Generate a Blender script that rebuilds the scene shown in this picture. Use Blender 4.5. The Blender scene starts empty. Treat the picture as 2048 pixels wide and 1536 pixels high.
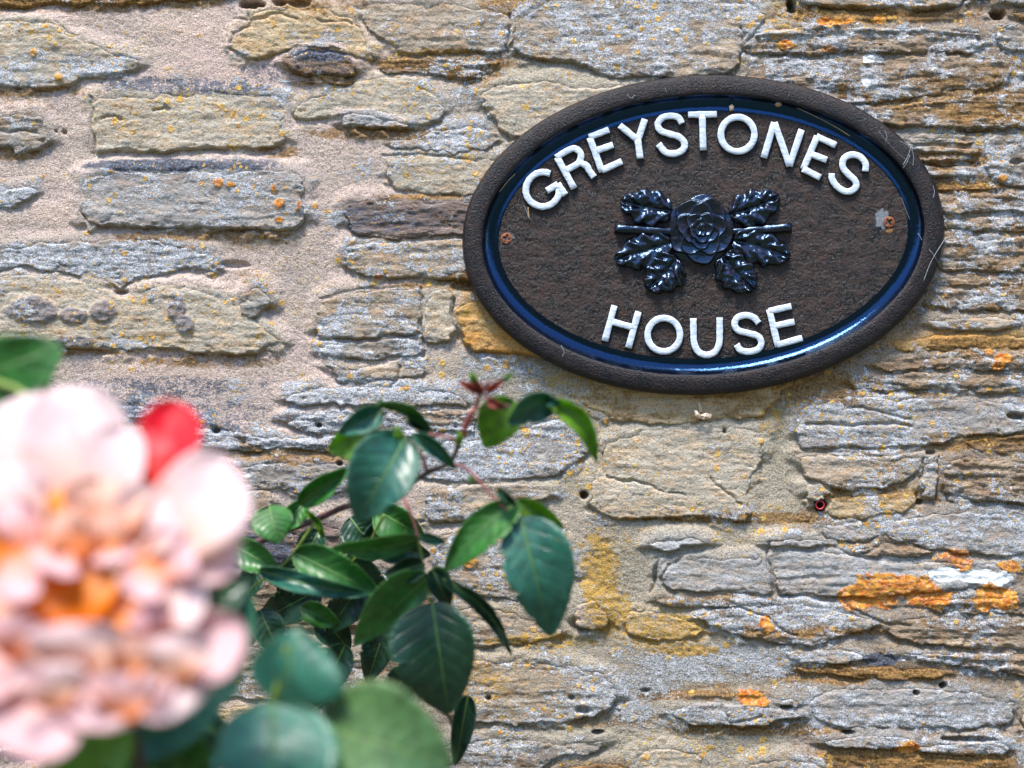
import bpy, bmesh, math, random
import numpy as np
from mathutils import Vector, Matrix

# ------------------------------------------------------------------ camera, sky, sun, exposure
scene = bpy.context.scene
col = scene.collection
S = 0.6 / 2048.0            # metres on the wall face per photograph pixel
ZC = 1.40                   # height of the picture centre above the ground
DC = 1.0                    # camera to wall distance

cam_data = bpy.data.cameras.new('camera')
cam = bpy.data.objects.new('camera', cam_data)
col.objects.link(cam)
cam.location = (0, -DC, ZC)
cam.rotation_euler = (math.radians(90), 0, 0)
cam_data.sensor_width = 36.0
cam_data.lens = 60.0
cam_data.clip_start = 0.01
cam_data.clip_end = 200.0
cam_data.dof.use_dof = True
cam_data.dof.focus_distance = DC - 0.006
cam_data.dof.aperture_fstop = 2.6
scene.camera = cam

SUN_EL, SUN_AZ = 68.0, -24.0      # azimuth measured from straight in front of the wall, negative = from the left
world = bpy.data.worlds.new('World')
scene.world = world
world.use_nodes = True
wn = world.node_tree
wn.nodes.clear()
sky = wn.nodes.new('ShaderNodeTexSky')
sky.sky_type = 'NISHITA'
sky.sun_disc = False
sky.sun_elevation = math.radians(SUN_EL)
sky.sun_rotation = math.radians(180 - SUN_AZ)
sky.air_density = 1.0
sky.dust_density = 0.2
sky.ozone_density = 1.5
bg = wn.nodes.new('ShaderNodeBackground')
bg.inputs['Strength'].default_value = 0.075
wo = wn.nodes.new('ShaderNodeOutputWorld')
wn.links.new(sky.outputs[0], bg.inputs['Color'])
wn.links.new(bg.outputs[0], wo.inputs['Surface'])

sun_data = bpy.data.lights.new('sun', 'SUN')
sun_data.energy = 1.5
sun_data.angle = math.radians(16)
sun_data.color = (1.0, 0.945, 0.87)
sun = bpy.data.objects.new('sun', sun_data)
col.objects.link(sun)
ea, az = math.radians(SUN_EL), math.radians(SUN_AZ)
to_sun = Vector((math.sin(az) * math.cos(ea), -math.cos(az) * math.cos(ea), math.sin(ea)))
sun.rotation_euler = to_sun.to_track_quat('Z', 'Y').to_euler()
sun.location = (0, -3, 4)

vs = scene.view_settings
vs.view_transform = 'Standard'
vs.look = 'None'
vs.exposure = 2.3
vs.gamma = 1.0
vs.use_curve_mapping = False
scene.cycles.max_bounces = 6

rng = np.random.default_rng(7)
random.seed(7)

# ------------------------------------------------------------------ helpers
def P(u, v, d=0.0):
    """Photograph pixel and distance in front of the wall (m) -> world point on that sight line."""
    k = (DC - d) / DC
    return ((u - 1024) * S * k, -d, ZC + (768 - v) * S * k)

def tag(o, label=None, cat=None, group=None, kind=None):
    if label: o['label'] = label
    if cat: o['category'] = cat
    if group: o['group'] = group
    if kind: o['kind'] = kind
    return o

def empty(name, loc, label=None, cat=None, group=None):
    o = bpy.data.objects.new(name, None)
    o.empty_display_size = 0.02
    o.location = loc
    col.objects.link(o)
    return tag(o, label, cat, group)

def link_mesh(name, me, parent=None, mats=()):
    o = bpy.data.objects.new(name, me)
    for m in mats:
        me.materials.append(m)
    col.objects.link(o)
    if parent is not None:
        o.parent = parent
        base = parent
        off = Vector((0, 0, 0))
        while base is not None:
            off += base.location
            base = base.parent
        o.location = -off          # vertices are given in world coordinates
    return o

def recentre(o, c):
    """Move the mesh origin to world point c (the object is unrotated)."""
    me = o.data
    n = len(me.vertices)
    co = np.empty(n * 3, np.float32)
    me.vertices.foreach_get('co', co)
    co = co.reshape(-1, 3) - np.array(c, np.float32)
    me.vertices.foreach_set('co', co.ravel())
    o.location = o.location + Vector(c)
    me.update()

def np_mesh(name, verts, quads, smooth=True):
    me = bpy.data.meshes.new(name)
    verts = np.asarray(verts, np.float32)
    quads = np.asarray(quads, np.int32)
    nf = len(quads)
    k = quads.shape[1]
    me.vertices.add(len(verts))
    me.vertices.foreach_set('co', verts.ravel())
    me.loops.add(nf * k)
    me.loops.foreach_set('vertex_index', quads.ravel())
    me.polygons.add(nf)
    me.polygons.foreach_set('loop_start', np.arange(0, nf * k, k, dtype=np.int32))
    me.polygons.foreach_set('use_smooth', np.full(nf, smooth))
    me.update(calc_edges=True)
    me.validate()
    return me

def set_attr(me, name, rgba):
    a = me.attributes.new(name, 'FLOAT_COLOR', 'POINT')
    a.data.foreach_set('color', np.asarray(rgba, np.float32).ravel())

def grid_quads(ny, nx, closed=False):
    i = np.arange(ny * nx).reshape(ny, nx)
    if closed:
        i = np.concatenate([i, i[:, :1]], 1)
    return np.stack([i[:-1, :-1], i[:-1, 1:], i[1:, 1:], i[1:, :-1]], -1).reshape(-1, 4)

_perm = np.random.default_rng(3).permutation(256).astype(np.int32)
_perm = np.concatenate([_perm, _perm, _perm])
_grad = np.random.default_rng(4).random(256).astype(np.float32) * 2 * np.pi
_gx, _gy = np.cos(_grad), np.sin(_grad)

def perlin(x, y, seed=0):
    x = x + seed * 17.31; y = y + seed * 9.77
    xi = np.floor(x).astype(np.int32); yi = np.floor(y).astype(np.int32)
    xf = (x - xi).astype(np.float32); yf = (y - yi).astype(np.float32)
    xi &= 255; yi &= 255
    u = xf * xf * xf * (xf * (xf * 6 - 15) + 10)
    v = yf * yf * yf * (yf * (yf * 6 - 15) + 10)
    def g(ix, iy, dx, dy):
        h = _perm[_perm[ix & 255] + (iy & 255)]
        return _gx[h] * dx + _gy[h] * dy
    a = g(xi, yi, xf, yf); b = g(xi + 1, yi, xf - 1, yf)
    c = g(xi, yi + 1, xf, yf - 1); d = g(xi + 1, yi + 1, xf - 1, yf - 1)
    return ((a + (b - a) * u) + ((c + (d - c) * u) - (a + (b - a) * u)) * v) * 1.5

def fbm(x, y, oct=4, seed=0, gain=0.5):
    t = np.zeros(np.broadcast(x, y).shape, np.float32); a = 1.0; n = 0.0; f = 1.0
    for o in range(oct):
        t += a * perlin(x * f, y * f, seed + o * 3.7)
        n += a; a *= gain; f *= 2.03
    return t / n * 1.6

def hash01(k, seed=0):
    k = np.asarray(k).astype(np.int64) & 255
    return _perm[_perm[k] + (seed & 255)].astype(np.float32) / 255.0

def sstep(a, b, x):
    t = np.clip((x - a) / (b - a), 0, 1)
    return t * t * (3 - 2 * t)

# ------------------------------------------------------------------ node material helper
class NT:
    def __init__(self, name):
        self.m = bpy.data.materials.new(name)
        self.m.use_nodes = True
        self.t = self.m.node_tree
        self.t.nodes.clear()
        self.out = self.n('ShaderNodeOutputMaterial')
    def n(self, typ, **kw):
        nd = self.t.nodes.new(typ)
        for k, v in kw.items():
            setattr(nd, k, v)
        return nd
    def put(self, sock, v):
        if hasattr(v, 'is_linked') or isinstance(v, bpy.types.NodeSocket):
            self.t.links.new(v, sock)
        else:
            sock.default_value = v if not isinstance(v, tuple) or len(v) != 3 or sock.type != 'RGBA' else (*v, 1)
    def math(self, op, a, b=0.0, c=0.0, clamp=False):
        nd = self.n('ShaderNodeMath', operation=op, use_clamp=clamp)
        self.put(nd.inputs[0], a); self.put(nd.inputs[1], b); self.put(nd.inputs[2], c)
        return nd.outputs[0]
    def mix(self, f, a, b, blend='MIX'):
        nd = self.n('ShaderNodeMix', data_type='RGBA', blend_type=blend)
        self.put(nd.inputs[0], f); self.put(nd.inputs[6], a); self.put(nd.inputs[7], b)
        return nd.outputs[2]
    def step(self, x, lo, hi):
        nd = self.n('ShaderNodeMapRange', interpolation_type='SMOOTHSTEP')
        self.put(nd.inputs[0], x); self.put(nd.inputs[1], lo); self.put(nd.inputs[2], hi)
        return nd.outputs[0]
    def noise(self, vec, scale, detail=4.0, rough=0.55, dist=0.0):
        nd = self.n('ShaderNodeTexNoise')
        if vec is not None: self.put(nd.inputs['Vector'], vec)
        self.put(nd.inputs['Scale'], scale); self.put(nd.inputs['Detail'], detail)
        self.put(nd.inputs['Roughness'], rough); self.put(nd.inputs['Distortion'], dist)
        return nd.outputs[0]
    def mapping(self, vec, scale=(1, 1, 1), loc=(0, 0, 0), rot=(0, 0, 0)):
        nd = self.n('ShaderNodeMapping')
        self.put(nd.inputs['Vector'], vec)
        nd.inputs['Scale'].default_value = scale; nd.inputs['Location'].default_value = loc
        nd.inputs['Rotation'].default_value = rot
        return nd.outputs[0]
    def bump(self, h, strength=0.5, dist=0.001, normal=None):
        nd = self.n('ShaderNodeBump')
        self.put(nd.inputs['Height'], h)
        nd.inputs['Strength'].default_value = strength
        nd.inputs['Distance'].default_value = dist
        if normal is not None: self.put(nd.inputs['Normal'], normal)
        return nd.outputs[0]
    def bsdf(self, **kw):
        nd = self.n('ShaderNodeBsdfPrincipled')
        for k, v in kw.items():
            self.put(nd.inputs[k.replace('_', ' ')], v)
        return nd
    def finish(self, sh):
        self.t.links.new(sh, self.out.inputs['Surface'])
        return self.m

# ------------------------------------------------------------------ wall surface material
def wall_material(name, grain):
    """Weathered stone (grain 0) or sandy mortar (grain 1): colours and lichen densities come with the surface, the speckle from noise."""
    N = NT(name)
    pos = N.n('ShaderNodeNewGeometry').outputs['Position']
    base = N.n('ShaderNodeAttribute', attribute_name='tint')
    m1 = N.n('ShaderNodeAttribute', attribute_name='growth')
    sep = N.n('ShaderNodeSeparateColor'); N.put(sep.inputs[0], m1.outputs['Color'])
    white, spots, stain = sep.outputs[0], sep.outputs[1], sep.outputs[2]
    soot = m1.outputs['Alpha']
    m2 = N.n('ShaderNodeAttribute', attribute_name='crust')
    sep2 = N.n('ShaderNodeSeparateColor'); N.put(sep2.inputs[0], m2.outputs['Color'])
    orange, paint, gold = sep2.outputs[0], sep2.outputs[1], sep2.outputs[2]
    f1 = N.noise(pos, 650, 5, 0.65)                     # ~1.5 mm speckle
    f2 = N.noise(pos, 1250, 3, 0.62)                    # sand grain
    bed = base.outputs['Alpha']
    f3 = N.noise(N.mapping(pos, (1, 1, 1), (3, 1, 7)), 210, 6, 0.68)
    strk = N.noise(N.mapping(pos, (120, 300, 460)), 1.0, 5, 0.68, 0.9)
    strk2 = N.noise(N.mapping(pos, (260, 500, 1250), (5, 2, 1)), 1.0, 4, 0.65, 0.6)
    c = base.outputs['Color']
    if grain:
        v = N.math('ADD', N.math('MULTIPLY', f2, 2.4), N.math('MULTIPLY', f1, 0.9))
        v = N.math('SUBTRACT', v, 0.65)
        c = N.mix(1.0, c, N.mix(1.0, (0.0, 0.0, 0.0), v, 'ADD'), 'MULTIPLY')
        vg = N.n('ShaderNodeTexVoronoi'); N.put(vg.inputs['Vector'], pos); vg.inputs['Scale'].default_value = 1300
        dk = N.math('MULTIPLY', N.step(vg.outputs['Distance'], 0.27, 0.16), N.step(vg.outputs['Color'], 0.58, 0.62))
        c = N.mix(N.math('MULTIPLY', dk, 0.85), c, (0.14, 0.07, 0.045))
        vg2 = N.n('ShaderNodeTexVoronoi'); N.put(vg2.inputs['Vector'], N.mapping(pos, (1, 1, 1), (1, 1, 1))); vg2.inputs['Scale'].default_value = 1000
        lt = N.math('MULTIPLY', N.step(vg2.outputs['Distance'], 0.3, 0.15), N.step(vg2.outputs['Color'], 0.55, 0.6))
        c = N.mix(N.math('MULTIPLY', lt, 0.6), c, (0.62, 0.55, 0.52))
    else:
        v = N.math('MULTIPLY_ADD', N.math('SUBTRACT', strk, 0.5), N.math('MULTIPLY_ADD', bed, 1.3, 0.35), 1.0)
        v = N.math('MULTIPLY', v, N.math('MULTIPLY_ADD', N.math('SUBTRACT', strk2, 0.5), N.math('MULTIPLY_ADD', bed, 1.1, 0.25), 1.0))
        v = N.math('MULTIPLY', v, N.math('MULTIPLY_ADD', f3, 1.0, 0.5))
        v = N.math('MULTIPLY', v, N.math('MULTIPLY_ADD', f2, 1.5, 0.25))
        c = N.mix(1.0, c, v, 'MULTIPLY')
        warm = N.step(N.noise(N.mapping(pos, (1, 1, 2.4), (9, 9, 9)), 90, 5, 0.65), 0.44, 0.66)
        c = N.mix(N.math('MULTIPLY', warm, 0.38), c, N.mix(1.0, c, (1.35, 0.93, 0.55), 'MULTIPLY'))
    pore_dark = N.step(N.math('ADD', N.math('MULTIPLY', f1, 0.75), N.math('MULTIPLY', f2, 0.35)), 0.49, 0.39)  # pit darkness put into the colour for gritty contrast
    c = N.mix(N.math('MULTIPLY', pore_dark, 0.45 if grain else 0.7), c, (0.07, 0.048, 0.035))
    # brown-ochre staining; below stone edges it also paints in shade
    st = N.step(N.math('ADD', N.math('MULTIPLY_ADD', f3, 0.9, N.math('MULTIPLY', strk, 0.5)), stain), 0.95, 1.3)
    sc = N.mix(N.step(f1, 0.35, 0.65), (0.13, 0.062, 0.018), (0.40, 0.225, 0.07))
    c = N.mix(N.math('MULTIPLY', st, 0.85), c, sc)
    # pale blue-grey lichen crust
    wsum = N.math('ADD', N.math('ADD', N.math('MULTIPLY', f3, 0.55), N.math('MULTIPLY', f1, 0.65)), N.math('MULTIPLY', f2, 0.85))
    wm = N.step(N.math('ADD', wsum, white), 1.41, 1.55)
    f4 = N.noise(N.mapping(pos, (1, 1, 1), (2, 8, 5)), 1400, 2, 0.6)
    wc = N.mix(N.step(f4, 0.34, 0.66), (0.23, 0.235, 0.25), (0.61, 0.63, 0.665))
    wc = N.mix(N.step(N.math('ADD', f3, N.math('MULTIPLY', f1, 0.4)), 0.78, 0.92), wc, (0.76, 0.78, 0.81))
    c = N.mix(N.math('MULTIPLY', wm, 0.92), c, wc)
    # blue-black crust
    bm = N.step(N.math('ADD', N.math('ADD', N.math('MULTIPLY', f3, 0.6), N.math('MULTIPLY', f1, 1.1)), soot), 1.26, 1.42)
    bc = N.mix(N.step(f1, 0.4, 0.62), (0.020, 0.026, 0.045), (0.13, 0.155, 0.21))
    c = N.mix(N.math('MULTIPLY', bm, 0.88), c, bc)
    # yellow-orange lichen dots, two sizes
    wob = N.n('ShaderNodeVectorMath', operation='MULTIPLY_ADD')
    nv = N.n('ShaderNodeTexNoise'); N.put(nv.inputs['Vector'], pos); nv.inputs['Scale'].default_value = 420
    N.put(wob.inputs[0], nv.outputs['Color']); wob.inputs[1].default_value = (0.0034,) * 3; N.put(wob.inputs[2], pos)
    ys = None
    for sc_, off, r0 in ((150, 0.0, 0.40), (330, 4.0, 0.46), (620, 9.0, 0.5)):
        vo = N.n('ShaderNodeTexVoronoi'); N.put(vo.inputs['Vector'], N.mapping(wob.outputs[0], (1, 1, 1), (off, off, off)))
        vo.inputs['Scale'].default_value = sc_
        sp = N.n('ShaderNodeSeparateColor'); N.put(sp.inputs[0], vo.outputs['Color'])
        on = N.math('LESS_THAN', sp.outputs[0], N.math('MULTIPLY', spots, 1.15))
        rad = N.math('MULTIPLY_ADD', sp.outputs[1], r0 * 0.75, r0 * 0.2)
        k = N.math('MULTIPLY', on, N.step(vo.outputs['Distance'], rad, N.math('MULTIPLY', rad, 0.72)))
        yc = N.mix(sp.outputs[2], (0.60, 0.34, 0.045), (0.55, 0.20, 0.028))
        yc = N.mix(N.step(f1, 0.4, 0.62), yc, (0.70, 0.50, 0.16))
        c = N.mix(N.math('MULTIPLY', k, 0.9), c, yc)
        ys = k if ys is None else N.math('MAXIMUM', ys, k)
    # continuous golden growth
    gm = N.step(N.math('ADD', N.math('ADD', N.math('MULTIPLY', f3, 0.6), N.math('MULTIPLY', f1, 1.1)), gold), 1.35, 1.5)
    gc = N.mix(N.step(f2, 0.35, 0.65), (0.36, 0.19, 0.028), (0.62, 0.38, 0.07))
    c = N.mix(N.math('MULTIPLY', gm, 0.88), c, gc)
    # thick orange rosettes
    om = N.step(N.math('ADD', N.math('ADD', N.math('MULTIPLY', N.math('SUBTRACT', f1, 0.5), 1.9), N.math('MULTIPLY', N.math('SUBTRACT', f3, 0.5), 1.0)), orange), 0.46, 0.60)
    oc = N.mix(N.step(f3, 0.4, 0.6), (0.62, 0.16, 0.012), (0.72, 0.34, 0.04))
    oc = N.mix(N.step(f1, 0.52, 0.66), oc, (0.72, 0.50, 0.36))
    c = N.mix(N.math('MULTIPLY', om, 0.95), c, oc)
    pm = N.step(N.math('ADD', N.math('MULTIPLY', N.math('SUBTRACT', f1, 0.5), 1.0), paint), 0.45, 0.55)
    c = N.mix(pm, c, (0.80, 0.82, 0.84))
    # fine relief
    h = N.math('ADD', N.math('MULTIPLY', f1, 0.9), N.math('MULTIPLY', f2, 0.75 if grain else 0.35))
    if not grain:
        h = N.math('ADD', h, N.math('MULTIPLY', strk2, N.math('MULTIPLY', bed, 1.0)))
    h = N.math('ADD', h, N.math('MULTIPLY', wm, 0.25))
    h = N.math('ADD', h, N.math('MULTIPLY', N.math('ADD', ys, om), 0.45))
    nrm = N.bump(h, 0.85, 0.0011)
    b = N.bsdf(Base_Color=c, Roughness=0.88, Normal=nrm)
    b.inputs['Specular IOR Level'].default_value = 0.28
    return N.finish(b.outputs[0])

MAT_STONE = wall_material('weathered_stone', 0)
MAT_MORTAR = wall_material('lime_mortar', 1)
# ------------------------------------------------------------------ setting: ground in front of the wall
def plain_mat(name, colr, rough=0.9, scale=40.0, var=0.5):
    N = NT(name)
    pos = N.n('ShaderNodeNewGeometry').outputs['Position']
    f = N.noise(pos, scale, 6, 0.65)
    c = N.mix(N.step(f, 0.3, 0.7), tuple(x * (1 - var) for x in colr), tuple(x * (1 + var) for x in colr))
    b = N.bsdf(Base_Color=c, Roughness=rough, Normal=N.bump(f, 0.6, 0.01))
    return N.finish(b.outputs[0])

gx, gy = np.meshgrid(np.linspace(-30, 30, 61), np.linspace(-30, 0.3, 61))
gz = 0.02 * fbm(gx, gy, 3, 2) * sstep(-0.5, -2, gy) + 5.5 * sstep(-3.5, -12, gy) + 0.5 * fbm(gx / 3, gy / 3, 3, 3) * sstep(-3, -9, gy)  # unseen bank added behind the camera to block low sky light
ground = link_mesh('ground', np_mesh('ground', np.stack([gx, gy, gz], -1).reshape(-1, 3), grid_quads(61, 61)), None, [plain_mat('garden_soil', (0.085, 0.085, 0.045), scale=3)])
tag(ground, 'garden ground rising to an added, unseen bank that blocks low sky light', kind='structure')

# ------------------------------------------------------------------ the stone wall
wall = empty('stone_wall', (0, 0, 0), 'old rubble stone wall with sandy mortar and grey, yellow and orange lichen', 'wall')

G = 2.5
U = np.arange(-140, 2191, G, dtype=np.float32)
V = np.arange(-110, 1651, G, dtype=np.float32)
UU, VV = np.meshgrid(U, V)
WU = 9 * fbm(UU / 90, VV / 60, 3, 1) + 5 * fbm(UU / 22, VV / 16, 3, 2)
WV = 6 * fbm(UU / 80, VV / 60, 3, 11) + 3.5 * fbm(UU / 24, VV / 14, 3, 12)
NB = fbm(UU / 60, VV / 42, 4, 21)              # blotches
NS = fbm(UU / 14, VV / 11, 3, 22)              # small
NL = fbm(UU / 240, VV / 180, 3, 23)            # large
NG = fbm(UU / 5.5, VV / 5.0, 2, 24)            # grit
NSTR = fbm(UU / 70, VV / 9, 4, 25)             # bedding streaks

def chaikin(p, n=2):
    p = np.asarray(p, np.float32)
    for _ in range(n):
        q = np.roll(p, -1, 0)
        p = np.stack([p * 0.86 + q * 0.14, p * 0.14 + q * 0.86], 1).reshape(-1, 2)
    return p

def signed_dist(poly, x, y):
    """Distance to the outline, positive inside."""
    d2 = np.full(x.shape, 1e12, np.float32)
    ins = np.zeros(x.shape, bool)
    for (ax, ay), (bx, by) in zip(poly, np.roll(poly, -1, 0)):
        ex, ey = bx - ax, by - ay
        t = np.clip(((x - ax) * ex + (y - ay) * ey) / (ex * ex + ey * ey + 1e-9), 0, 1)
        dx, dy = x - ax - t * ex, y - ay - t * ey
        d2 = np.minimum(d2, dx * dx + dy * dy)
        c = (ay > y) != (by > y)
        xs = ax + (y - ay) * ex / (ey if abs(ey) > 1e-9 else 1e-9)
        ins ^= c & (x < xs)
    d = np.sqrt(d2)
    return np.where(ins, d, -d)

# kind: colour a, colour b, white lichen, dots, stain, soot, bedding amplitude, bed thickness
KIND = {
    'cream':  ((0.51, 0.45, 0.36), (0.42, 0.365, 0.285), 0.20, 0.34, 0.14, -0.15, 0.8, 14),
    'grey':   ((0.40, 0.37, 0.33), (0.24, 0.205, 0.175), 0.38, 0.28, 0.2, 0.0, 2.0, 12),
    'blue':   ((0.44, 0.42, 0.40), (0.29, 0.26, 0.24), 0.46, 0.28, 0.14, 0.10, 1.0, 13),
    'tan':    ((0.55, 0.43, 0.28), (0.47, 0.36, 0.22), 0.18, 0.26, 0.18, -0.3, 1.2, 12),
    'brown':  ((0.28, 0.185, 0.105), (0.16, 0.10, 0.06), 0.14, 0.24, 0.35, -0.1, 3.2, 8),
    'dark':   ((0.15, 0.12, 0.11), (0.23, 0.175, 0.15), 0.26, 0.15, 0.20, 0.20, 2.4, 10),
    'orange': ((0.55, 0.27, 0.06), (0.50, 0.36, 0.18), 0.16, 0.25, 0.30, -0.3, 1.2, 12),
    'slate':  ((0.42, 0.42, 0.42), (0.32, 0.31, 0.30), 0.20, 0.06, 0.18, -0.2, 1.2, 10),
    'pale':   ((0.50, 0.42, 0.33), (0.30, 0.235, 0.17), 0.42, 0.36, 0.18, -0.02, 1.3, 13),
    'schist': ((0.38, 0.30, 0.22), (0.20, 0.145, 0.10), 0.37, 0.20, 0.26, 0.02, 3.4, 11),
}
BED = {'schist': 0.85, 'brown': 0.9, 'dark': 0.55, 'grey': 0.4, 'blue': 0.25, 'pale': 0.12, 'slate': 0.3, 'cream': 0.06, 'tan': 0.15, 'orange': 0.2}
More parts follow.
